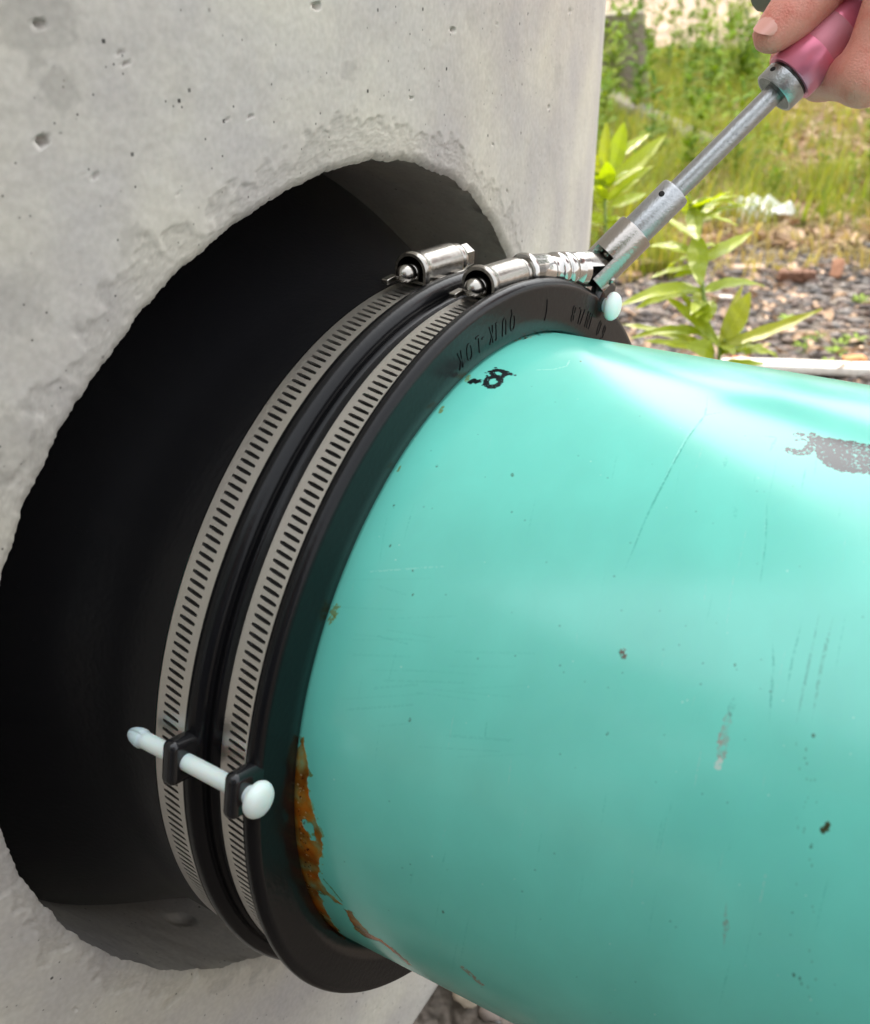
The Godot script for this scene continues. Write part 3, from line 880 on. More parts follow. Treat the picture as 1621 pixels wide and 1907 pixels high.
func band_mesh(x0: float, x1: float, r: float) -> ArrayMesh:
	var g := Geo.new()
	var n := 306
	var dp := TAU / n
	var xm := (x0 + x1) / 2 - 0.0001
	var hx := 0.0034
	var sk := deg_to_rad(0.28)
	var hp := dp / 2
	var rect := [[1, 0], [1, 1], [0.5, 1], [0, 1], [-0.5, 1], [-1, 1], [-1, 0], [-1, -1], [-0.5, -1], [0, -1], [0.5, -1], [1, -1]]
	var sl := 0.0029
	var sr := 0.00056
	var st := [[sl, 0], [sl - 0.3 * sr, 0.72 * sr], [(sl - sr) * 0.5, sr], [0, sr], [-(sl - sr) * 0.5, sr], [-(sl - 0.3 * sr), 0.72 * sr], [-sl, 0], [-(sl - 0.3 * sr), -0.72 * sr], [-(sl - sr) * 0.5, -sr], [0, -sr], [(sl - sr) * 0.5, -sr], [sl - 0.3 * sr, -0.72 * sr]]
	var put := func(x: float, a: float, rr: float, nn_x := 0.0, flip := 1.0) -> int:
		var rad := Vector3(0, sin(a), cos(a))
		return g.vert(Vector3(x, rad.y * rr, rad.z * rr), (rad * flip + Vector3(nn_x, 0, 0)).normalized(), Vector2(a, x))
	for k in n:
		var a0 := k * dp
		var o := []
		var s := []
		var s2 := []
		for q in 12:
			var rx: float = rect[q][0] * hx
			var ra: float = a0 + rect[q][1] * hp - sk * rect[q][0]
			o.append(put.call(xm + rx, ra, r))
			var sx: float = st[q][0]
			var sa: float = a0 + st[q][1] / r - sk * sx / hx
			s.append(put.call(xm + sx, sa, r - 0.00012))
			var rad := Vector3(0, sin(sa), cos(sa))
			var tan := Vector3(0, cos(sa), -sin(sa))
			var inward := -(Vector3.RIGHT * sx / sl * (1.0 if absf(sx) > sl * 0.8 else 0.0) + tan * signf(st[q][1])).normalized()
			s2.append(g.vert(Vector3(xm + sx, 0, 0) + rad * (r - 0.0010), inward, Vector2.ZERO))
			s2.append(g.vert(Vector3(xm + sx, 0, 0) + rad * (r - 0.00012), inward, Vector2.ZERO))
		for q in 12:
			var w := (q + 1) % 12
			g.quad(o[q], o[w], s[w], s[q])
			g.quad(s2[q * 2], s2[w * 2], s2[w * 2 + 1], s2[q * 2 + 1])
	for side in [[x0, xm - hx, 1.0], [x1, xm + hx, -1.0]]:
		var edge: float = side[0]
		var inn: float = side[1]
		var dirx: float = side[2]
		var prev := []
		for k in n + 1:
			var a := (k - 0.5) * dp
			var row := [put.call(inn, a + sk * dirx, r), put.call(edge + dirx * 0.0004, a + sk * dirx, r), put.call(edge, a + sk * dirx, r - 0.0004, -dirx), put.call(edge, a + sk * dirx, r - 0.0012, -dirx * 50)]
			if k:
				for q in 3: g.quad(prev[q], row[q], row[q + 1], prev[q + 1])
			prev = row
	return g.mesh()

# one worm-drive clamp: band, saddle over the screw, screw with a bullet tip and a slotted hex head
func build_clamp(bd: Array, deg: float, label: String, tail: float) -> void:
	var t := thing("hose_clamp", label, "hose clamp", Transform3D(), "steel hose clamps on the rubber boot")
	part("band", band_mesh(bd[0], bd[1], bd[2]), M.band, t)
	var a := deg_to_rad(deg)
	var rad := Vector3(0, sin(a), cos(a))
	var tang := Vector3(0, cos(a), -sin(a))          # away from the viewer
	var xm: float = (bd[0] + bd[1]) / 2
	var hub: Vector3 = rad * (bd[2] + 0.0042) + Vector3(xm, 0, 0)
	var scr := Transform3D(Basis(tang, rad, tang.cross(rad)), hub)     # local x along the screw, local y outward
	# saddle: arch section swept along the screw with a flared mouth
	var g := Geo.new()
	var sec := func(s: float, w: float, top: float, thick: float) -> Array:
		var o := []
		for k in 17:
			var q := PI * k / 16.0
			o.append(Vector3(s, sin(q) * (top - thick), cos(q) * (w - thick)))
		return o
	var rows := [[-0.0094, 0.0057, 0.0054], [-0.0089, 0.0061, 0.0058], [-0.0081, 0.0062, 0.0059], [-0.0069, 0.0058, 0.0056], [-0.0056, 0.0054, 0.0052], [-0.0043, 0.0054, 0.0052], [0.004, 0.0054, 0.0052], [0.0118, 0.0054, 0.0052], [0.0128, 0.0051, 0.0049], [0.0132, 0.0045, 0.0043]]
	var skins := []
	for thick in [0.0, 0.0009]:
		var pts := PackedVector3Array()
		for rw in rows:
			var arch: Array = sec.call(rw[0], rw[1], rw[2], thick)
			var w0: float = rw[1] - thick
			pts.append(scr * Vector3(rw[0], -0.0040, w0)); pts.append(scr * Vector3(rw[0], -0.002, w0))
			for p in arch: pts.append(scr * (p as Vector3))
			pts.append(scr * Vector3(rw[0], -0.002, -w0)); pts.append(scr * Vector3(rw[0], -0.0040, -w0))
		g.grid(pts, 21, rows.size(), hub + rad * -0.002, thick == 0.0)
		skins.append(pts)
	for e in [0, rows.size() - 1]:     # lips joining outside and inside
		for k in 20:
			var q: int = e * 21 + k
			g.flat_quad(skins[0][q], skins[0][q + 1], skins[1][q + 1], skins[1][q], tang * (-1.0 if e == 0 else 1.0))
	# foot plate and its crimped tabs beside the band
	g.rbox(Vector3(0.021, 0.0011, 0.0128), 0.0004, scr * Transform3D(Basis(), Vector3(0.0025, -0.0036, 0)), 2)
	for s in [-1.0, 1.0]:
		for q in [-0.001, 0.0085]:
			g.rbox(Vector3(0.0042, 0.0014, 0.0016), 0.0004, scr * Transform3D(Basis(), Vector3(q, -0.0028, s * 0.0062)), 2)
	part("saddle", g.mesh(), M.steel, t)
	# screw
	var sg := Geo.new()
	var xf := scr * Transform3D(Basis(), Vector3(0, -0.0004, 0))
	sg.lathe([PackedVector2Array([Vector2(-0.0150, 0.00001), Vector2(-0.0148, 0.0010), Vector2(-0.0142, 0.0019), Vector2(-0.0132, 0.0026), Vector2(-0.0118, 0.0029), Vector2(-0.0104, 0.0028), Vector2(-0.0096, 0.0024), Vector2(-0.0091, 0.0021), Vector2(-0.0085, 0.0021)])], 28, xf)
	var th := PackedVector2Array()
	for k in 30:
		th.append(Vector2(-0.009 + k * 0.0008, 0.0030 if k % 2 else 0.0023))
	sg.lathe([th], 24, xf)
	var sc := part("screw", sg.mesh(), M.steel, t)
	sg = Geo.new()
	sg.lathe([PackedVector2Array([Vector2(0.0134, 0.002), Vector2(0.0134, 0.0046)]), PackedVector2Array([Vector2(0.0134, 0.0046), Vector2(0.0138, 0.0049), Vector2(0.0162, 0.0049), Vector2(0.0166, 0.0046)]), PackedVector2Array([Vector2(0.0166, 0.0046), Vector2(0.0166, 0.003)])], 32, xf)
	part("collar", sg.mesh(), M.steel, sc)
	sg = Geo.new()
	for s in [-1.0, 1.0]:        # hex head in two halves: the slot lies between them
		var hex := []
		for k in 4:
			var q := PI * k / 3.0
			hex.append(Vector2(cos(q) * 0.0041, sin(q) * 0.0041 * s))
		var lo: float = 0.00045 * s
		var pt := func(k: int, x: float, shrink: float) -> Vector3:
			var h2: Vector2 = hex[k] * shrink
			if absf(h2.y) < 0.00045: h2.y = lo
			return xf * Vector3(x, h2.x, h2.y)
		for k in 3:
			sg.flat_quad(pt.call(k, 0.0166, 1.0), pt.call(k + 1, 0.0166, 1.0), pt.call(k + 1, tail - 0.0008, 1.0), pt.call(k, tail - 0.0008, 1.0), (pt.call(k, 0.02, 1.0) + pt.call(k + 1, 0.02, 1.0)) * 0.5 - xf * Vector3(0.02, 0, 0))
			sg.flat_quad(pt.call(k, tail - 0.0008, 1.0), pt.call(k + 1, tail - 0.0008, 1.0), pt.call(k + 1, tail, 0.84), pt.call(k, tail, 0.84), (pt.call(k, 0.02, 1.0) + pt.call(k + 1, 0.02, 1.0)) * 0.5 - xf * Vector3(0.018, 0, 0))
		sg.flat_quad(pt.call(0, tail, 0.84), pt.call(1, tail, 0.84), pt.call(2, tail, 0.84), pt.call(3, tail, 0.84), tang)
		sg.flat_quad(pt.call(0, 0.0166, 1.0), pt.call(3, 0.0166, 1.0), pt.call(3, tail, 0.84), pt.call(0, tail, 0.84), xf.basis.z * -s)
	part("hex_head", sg.mesh(), M.steel, sc)
	# short end of the band tucked under the saddle, in front of the tip
	var tg := Geo.new()
	tg.rbox(Vector3(0.0055, 0.0016, 0.0026), 0.0004, scr * Transform3D(Basis(Vector3(0, 0, 1), 0.12), Vector3(-0.0140, -0.0022, -0.0042)), 2)
	part("band_tail", tg.mesh(), M.steel, t)

func build_pin(deg: float, x0: float, label: String, r: float) -> void:
	var a := deg_to_rad(deg)
	var rad := Vector3(0, sin(a), cos(a))
	var xf := Transform3D(Basis(Vector3.RIGHT, rad, Vector3.RIGHT.cross(rad)), rad * r + Vector3(x0, 0, 0))
	var t := thing("plastic_pin", label, "pin", xf, "white plastic pins through the boot's loops")
	var g := Geo.new()
	g.lathe([PackedVector2Array([Vector2(-0.0385, 0.0023), Vector2(0.001, 0.0024)])], 28, Transform3D())
	part("shaft", g.mesh(), M.nylon, t)
	g = Geo.new()
	# split, barbed end
	for s in [-1.0, 1.0]:
		var pr: Array = [PackedVector2Array([Vector2(-0.0447, 0.0006), Vector2(-0.0442, 0.0014), Vector2(-0.0430, 0.0021), Vector2(-0.0412, 0.0026), Vector2(-0.0398, 0.0027)]), PackedVector2Array([Vector2(-0.0398, 0.0027), Vector2(-0.0395, 0.0024), Vector2(-0.0384, 0.0023)])]
		g.lathe(pr, 14, Transform3D(Basis(Vector3.RIGHT, 0.5), Vector3(0, 0, 0)), 0.05 if s > 0 else PI + 0.05, PI - 0.05 if s > 0 else TAU - 0.05)
	g.lathe([PackedVector2Array([Vector2(-0.0446, 0.00001), Vector2(-0.0438, 0.0014), Vector2(-0.0418, 0.0022), Vector2(-0.0385, 0.0022)])], 18, Transform3D())
	part("barbed_tip", g.mesh(), M.nylon, t)
	g = Geo.new()
	g.lathe([PackedVector2Array([Vector2(0.0, 0.0018), Vector2(0.0, 0.0040)]), PackedVector2Array([Vector2(0.0, 0.0040), Vector2(0.0003, 0.0046), Vector2(0.0010, 0.0049), Vector2(0.0019, 0.0048), Vector2(0.0028, 0.0042), Vector2(0.0034, 0.0031), Vector2(0.0037, 0.0016), Vector2(0.0038, 0.00001)])], 40, Transform3D())
	part("head", g.mesh(), M.nylon, t)

# ------------------------------------------------------------------ nut driver
func shell(g: Geo, r0: float, r1: float, a0: float, a1: float, s0: float, s1: float, xf: Transform3D) -> void:
	# a piece of pipe wall between two angles, all six faces
	var n := 14
	var P := func(s: float, r: float, a: float) -> Vector3: return xf * Vector3(s, r * sin(a), r * cos(a))
	for k in n:
		var a := lerpf(a0, a1, float(k) / n)
		var b := lerpf(a0, a1, float(k + 1) / n)
		for rr in [r0, r1]:
			var sgn := -1.0 if rr == r0 else 1.0
			var na_ := (xf.basis * Vector3(0, sin(a), cos(a))).normalized() * sgn
			var nb_ := (xf.basis * Vector3(0, sin(b), cos(b))).normalized() * sgn
			g.quad(g.vert(P.call(s0, rr, a), na_), g.vert(P.call(s0, rr, b), nb_), g.vert(P.call(s1, rr, b), nb_), g.vert(P.call(s1, rr, a), na_))
		g.flat_quad(P.call(s0, r0, a), P.call(s0, r0, b), P.call(s0, r1, b), P.call(s0, r1, a), xf.basis * Vector3(s0 - s1, 0, 0))
		g.flat_quad(P.call(s1, r0, a), P.call(s1, r0, b), P.call(s1, r1, b), P.call(s1, r1, a), xf.basis * Vector3(s1 - s0, 0, 0))
	for e in [[a0, -1.0], [a1, 1.0]]:
		var q: float = e[0]
		g.flat_quad(P.call(s0, r0, q), P.call(s0, r1, q), P.call(s1, r1, q), P.call(s1, r0, q), xf.basis * Vector3(0, cos(q), -sin(q)) * e[1])

func along(o: Vector3, d: Vector3, up: Vector3) -> Transform3D:
	var u := (up - d * up.dot(d)).normalized()
	return Transform3D(Basis(d, u, d.cross(u)), o)

func build_driver(joint: Vector3, dir: Vector3, start: Vector3) -> void:
	var t := thing("nut_driver", "flex-head nut driver with pink handle turning the front clamp's screw", "nut driver", Transform3D(Basis(), joint))
	var S := along(start - joint, (joint - start).normalized(), Vector3.UP)      # socket frame
	var L := (joint - start).length()
	var g := Geo.new()
	var run := func(list: Array) -> PackedVector2Array: return PackedVector2Array(list)
	g.lathe([run.call([Vector2(-0.0005, 0.0040), Vector2(-0.0005, 0.0056)]), run.call([Vector2(-0.0005, 0.0056), Vector2(0.0, 0.0061), Vector2(0.0012, 0.0061)]), run.call([Vector2(0.0012, 0.0061), Vector2(0.0015, 0.0056), Vector2(0.0105, 0.0056)]),
		run.call([Vector2(0.0105, 0.0056), Vector2(0.0113, 0.0049), Vector2(0.0128, 0.0047), Vector2(0.0142, 0.0050), Vector2(0.0148, 0.0057)]),
		run.call([Vector2(0.0148, 0.0057), Vector2(0.0152, 0.0060), Vector2(0.0176, 0.0060), Vector2(0.0180, 0.0057)]), run.call([Vector2(0.0180, 0.0057), Vector2(0.0184, 0.0052), Vector2(0.0188, 0.0057)]),
		run.call([Vector2(0.0188, 0.0057), Vector2(0.0192, 0.0060), Vector2(0.0222, 0.0060), Vector2(0.0226, 0.0057)]), run.call([Vector2(0.0226, 0.0057), Vector2(0.0230, 0.0052), Vector2(0.0236, 0.0051), Vector2(0.0262, 0.0058)]),
		run.call([Vector2(0.0262, 0.0058), Vector2(0.0290, 0.0059)]), run.call([Vector2(0.0290, 0.0059), Vector2(0.0290, 0.0004)])], 48, S)
	g.lathe([run.call([Vector2(0.0002, 0.0042), Vector2(0.008, 0.0041)])], 6, S)
	var sk := part("socket", g.mesh(), M.chrome, t)
	g = Geo.new()
	for q in [0.35 * PI, 1.35 * PI]:
		shell(g, 0.0026, 0.0058, q - 0.75, q + 0.75, 0.0288, L + 0.0042, S)
	part("fork", g.mesh(), M.chrome, sk)
	# cross block and its pins
	g = Geo.new()
	var Y := along(Vector3.ZERO, dir, Vector3.UP)
	g.rbox(Vector3(0.0066, 0.0062, 0.0062), 0.0012, Transform3D(S.basis * Basis(Vector3.RIGHT, -0.35 * PI), Vector3.ZERO), 3)
	part("cross_block", g.mesh(), M.dark_steel, t)
	g = Geo.new()
	var pin_ax := (S.basis * Vector3(0, sin(0.35 * PI), cos(0.35 * PI))).normalized()
	g.tube(PackedVector3Array([-pin_ax * 0.0060, pin_ax * 0.0060]), PackedFloat32Array([0.0014, 0.0014]), 14)
	var pin2 := dir.cross(pin_ax).normalized()
	g.tube(PackedVector3Array([-pin2 * 0.0070, pin2 * 0.0070]), PackedFloat32Array([0.0016, 0.0016]), 16)
	part("hinge_pin", g.mesh(), M.steel, t)
	# yoke: closed ring towards the rod, two ears towards the joint
	g = Geo.new()
	var aq := atan2(pin2.dot(Y.basis.y), pin2.dot(Y.basis.z))
	for s in [0.0, PI]:
		shell(g, 0.0046, 0.0069, aq + s - 0.98, aq + s + 0.98, -0.0045, 0.0052, Y)
	g.lathe([run.call([Vector2(0.005, 0.0046), Vector2(0.005, 0.0069)]), run.call([Vector2(0.005, 0.0069), Vector2(0.0168, 0.0069), Vector2(0.0174, 0.0067)]), run.call([Vector2(0.0174, 0.0067), Vector2(0.0176, 0.0054)]), run.call([Vector2(0.0052, 0.0046), Vector2(0.0052, 0.0002)])], 48, Y)
	part("yoke", g.mesh(), M.yoke, t)
	g = Geo.new()
	g.lathe([run.call([Vector2(0.0170, 0.0055), Vector2(0.0350, 0.0055), Vector2(0.0357, 0.0052)]), run.call([Vector2(0.0357, 0.0052), Vector2(0.0359, 0.0030)])], 48, Y)
	var sl := part("sleeve", g.mesh(), M.zinc, t)
	var see := (cam_pos - joint).normalized()
	see = (see - dir * see.dot(dir)).normalized()
	var left := see.cross(dir)
	var spot := (see * 0.86 + left * (-0.5 if (left.dot(cam_basis.x) > 0) else 0.5)).normalized()
	g = Geo.new()
	var hx := along(dir * 0.0308 + spot * 0.00552, spot, dir)
	g.lathe([run.call([Vector2(-0.0004, 0.00105), Vector2(0.00012, 0.0010), Vector2(0.0001, 0.0007)]), run.call([Vector2(0.00013, 0.00075), Vector2(0.0002, 0.00001)])], 18, hx)
	part("pin_hole_disc", g.mesh(), M.hole, sl)  # no cut hole: a proud black disc paints its dark inside
	g = Geo.new()
	g.lathe([run.call([Vector2(0.034, 0.0034), Vector2(0.082, 0.0034)])], 36, Y)
	part("rod", g.mesh(), M.zinc, t)
	g = Geo.new()
	g.lathe([run.call([Vector2(0.0795, 0.0030), Vector2(0.0794, 0.0034), Vector2(0.0794, 0.0066)])], 48, Y)
	var fc := g
	g = Geo.new()
	g.lathe([run.call([Vector2(0.0794, 0.0066), Vector2(0.0793, 0.0071)]), run.call([Vector2(0.0793, 0.0071), Vector2(0.0797, 0.0075), Vector2(0.0850, 0.0076)]), run.call([Vector2(0.0850, 0.0076), Vector2(0.0852, 0.0060)])], 48, Y)
	var cl := part("end_collar", g.mesh(), M.zinc, t)
	part("collar_face", fc.mesh(), tinted(M.zinc, Color(0.16, 0.19, 0.18)), cl)  # same zinc, the dark reflection in this face put into its tint
	var spot2 := (see * 0.62 + left * (-0.78 if (left.dot(cam_basis.x) > 0) else 0.78)).normalized()
	g = Geo.new()
	g.lathe([run.call([Vector2(-0.0004, 0.0010), Vector2(0.00015, 0.0009)]), run.call([Vector2(0.00015, 0.0009), Vector2(0.00022, 0.00001)])], 16, along(dir * 0.0828 + spot2 * 0.00755, spot2, dir))
	part("set_screw", g.mesh(), M.hole, cl)  # proud black disc, the shade of the screw's recess painted in
	g = Geo.new()
	g.lathe([run.call([Vector2(0.0850, 0.0070), Vector2(0.0868, 0.0072)])], 40, Y)
	part("dark_washer", g.mesh(), M.dark_steel, t)
	g = Geo.new()
	g.lathe([run.call([Vector2(0.0862, 0.0068), Vector2(0.0862, 0.0083)]), run.call([Vector2(0.0862, 0.0083), Vector2(0.0866, 0.0088), Vector2(0.0974, 0.0088)])], 56, Y)
	g.lathe([run.call([Vector2(0.1075, 0.0087), Vector2(0.1090, 0.0084), Vector2(0.1130, 0.0069), Vector2(0.1162, 0.0058)])], 56, Y)
	var hd := part("handle", g.mesh(), M.pink, t)
	g = Geo.new()
	g.lathe([run.call([Vector2(0.0974, 0.0088), Vector2(0.0977, 0.0086), Vector2(0.1072, 0.0086), Vector2(0.1075, 0.0088)])], 56, Y)
	part("knurled_grip", g.mesh(), M.knurl, hd)
	g = Geo.new()
	g.lathe([run.call([Vector2(0.1158, 0.0056), Vector2(0.1165, 0.0068), Vector2(0.1185, 0.0068), Vector2(0.1192, 0.0056)]), run.call([Vector2(0.1192, 0.0056), Vector2(0.1200, 0.0048), Vector2(0.1208, 0.0060), Vector2(0.1250, 0.0062), Vector2(0.1290, 0.0050), Vector2(0.1300, 0.0001)])], 40, Y)
	part("steel_ferrule", g.mesh(), M.yoke, t)
	# sliding cross bar through the butt; its rounded end shows behind the thumb
	g = Geo.new()
	var b0 := at(1409, -15, 0.366) - joint
	var b1 := at(1640, -50, 0.3405) - joint
	var d := (b1 - b0).normalized()
	g.tube(PackedVector3Array([b0, b0 + d * 0.001, b0 + d * 0.0025, b1, b1 + d * 0.02]), PackedFloat32Array([0.0052, 0.0063, 0.0067, 0.0067, 0.0067]), 28)
	part("cross_bar", g.mesh(), M.tee, t)

# ------------------------------------------------------------------ the hand: bones, smooth union, surface nets
func capsule(p: Vector3, a: Vector3, b: Vector3, ra: float, rb: float) -> float:
	var ab := b - a
	var t := clampf((p - a).dot(ab) / maxf(ab.length_squared(), 1e-12), 0.0, 1.0)
	return p.distance_to(a + ab * t) - lerpf(ra, rb, t)

func smin(a: float, b: float, k: float) -> float:
	var h := maxf(k - absf(a - b), 0.0) / k
	return minf(a, b) - h * h * k * 0.25

func nets(groups: Array, cell: float, creases: Array) -> ArrayMesh:
	var lo := Vector3(1e9, 1e9, 1e9)
	var hi := -lo
	for gr in groups:
		for b in gr.bones:
			var r: float = maxf(b[2], b[3]) + 0.008
			lo = lo.min((b[0] as Vector3) - Vector3.ONE * r).min((b[1] as Vector3) - Vector3.ONE * r)
			hi = hi.max((b[0] as Vector3) + Vector3.ONE * r).max((b[1] as Vector3) + Vector3.ONE * r)
	var n := Vector3i(((hi - lo) / cell).ceil()) + Vector3i.ONE
	var f := PackedFloat32Array()
	f.resize(n.x * n.y * n.z)
	f.fill(1.0)
	for gr in groups:
		var own := {}
		for b in gr.bones:
			var r: float = maxf(b[2], b[3]) + 0.006
			var l := Vector3i(((((b[0] as Vector3).min(b[1]) - Vector3.ONE * r) - lo) / cell).floor()).clamp(Vector3i.ZERO, n - Vector3i.ONE)
			var h := Vector3i(((((b[0] as Vector3).max(b[1]) + Vector3.ONE * r) - lo) / cell).ceil()).clamp(Vector3i.ZERO, n - Vector3i.ONE)
			for z in range(l.z, h.z + 1):
				for y in range(l.y, h.y + 1):
					for x in range(l.x, h.x + 1):
						var d := capsule(lo + Vector3(x, y, z) * cell, b[0], b[1], b[2], b[3])
						if d > 0.009: continue
						var i := (z * n.y + y) * n.x + x
						own[i] = smin(own[i], d, gr.k) if own.has(i) else d
		for i in own:
			f[i] = smin(f[i], own[i], gr.join)
	var at_cell := {}
	var pts := PackedVector3Array()
	var sx := 1
	var sy := n.x
	var sz := n.x * n.y
	var corner := [0, sx, sy, sx + sy, sz, sx + sz, sy + sz, sx + sy + sz]
	var edges := [[0, 1], [2, 3], [4, 5], [6, 7], [0, 2], [1, 3], [4, 6], [5, 7], [0, 4], [1, 5], [2, 6], [3, 7]]
	for z in n.z - 1:
		for y in n.y - 1:
			var row := (z * n.y + y) * n.x
			for x in n.x - 1:
				var i := row + x
				if f[i] > 0.05 and f[i + sx + sy + sz] > 0.05: continue
				var inside := 0
				for c in 8:
					if f[i + corner[c]] < 0: inside += 1
				if inside == 0 or inside == 8: continue
				var s := Vector3.ZERO
				var m := 0
				for e in edges:
					var a: float = f[i + corner[e[0]]]
					var b: float = f[i + corner[e[1]]]
					if (a < 0) == (b < 0): continue
					var t := clampf(a / (a - b), 0.02, 0.98)
					var p := Vector3(e[0] & 1, (e[0] >> 1) & 1, e[0] >> 2)
					var q := Vector3(e[1] & 1, (e[1] >> 1) & 1, e[1] >> 2)
					s += p.lerp(q, t); m += 1
				at_cell[i] = pts.size()
				pts.append(lo + (Vector3(x, y, z) + s / m) * cell)
	var quads := []
	for z in range(1, n.z - 1):
		for y in range(1, n.y - 1):
			var row := (z * n.y + y) * n.x
			for x in range(1, n.x - 1):
				var i := row + x
				if not at_cell.has(i) : continue
				var a := f[i]
				if (a < 0) != (f[i + sx] < 0): quads.append([i - sy - sz, i - sz, i, i - sy, a < 0])
				if (a < 0) != (f[i + sy] < 0): quads.append([i - sx - sz, i - sx, i, i - sz, a < 0])
				if (a < 0) != (f[i + sz] < 0): quads.append([i - sx - sy, i - sy, i, i - sx, a < 0])
	var idx := []
	var acc := PackedVector3Array()
	for pass_ in 3:
		if pass_ < 2:         # a little smoothing
			var sum := PackedVector3Array()
			var cnt := PackedInt32Array()
			sum.resize(pts.size()); cnt.resize(pts.size())
			for q in quads:
				for k in 4:
					if not (at_cell.has(q[k]) and at_cell.has(q[(k + 1) % 4])): continue
					var a: int = at_cell[q[k]]
					var b: int = at_cell[q[(k + 1) % 4]]
					sum[a] += pts[b]; sum[b] += pts[a]; cnt[a] += 1; cnt[b] += 1
			for k in pts.size():
				if cnt[k]: pts[k] = pts[k].lerp(sum[k] / cnt[k], 0.5)
	acc.resize(pts.size())
	for q in quads:
		var ok := true
		for k in 4: ok = ok and at_cell.has(q[k])
		if not ok: continue
		var a: int = at_cell[q[0]]
		var b: int = at_cell[q[1]]
		var c: int = at_cell[q[2]]
		var d: int = at_cell[q[3]]
		var nn := (pts[c] - pts[a]).cross(pts[d] - pts[b])
		if not q[4]: nn = -nn
		acc[a] += nn; acc[b] += nn; acc[c] += nn; acc[d] += nn
		idx.append([a, b, c, d])
	# creases across the joints
	for k in pts.size():
		for cr in creases:
			var rel: Vector3 = pts[k] - cr[0]
			var l: float = rel.dot(cr[1])
			if absf(l) < 0.004 and rel.length() < cr[3]:
				pts[k] -= acc[k].normalized() * cr[2] * exp(-pow(l / 0.0007, 2.0))
	var g := Geo.new()
	var sgn := 1.0
	var ctr := (lo + hi) / 2
	var tot := 0.0
	for k in pts.size(): tot += acc[k].dot(pts[k] - ctr)
	if tot < 0: sgn = -1.0
	for k in pts.size(): g.vert(pts[k], (acc[k] * sgn).normalized(), Vector2(pts[k].x, pts[k].y))
	for q in idx: g.quad(q[0], q[1], q[2], q[3])
	return g.mesh()

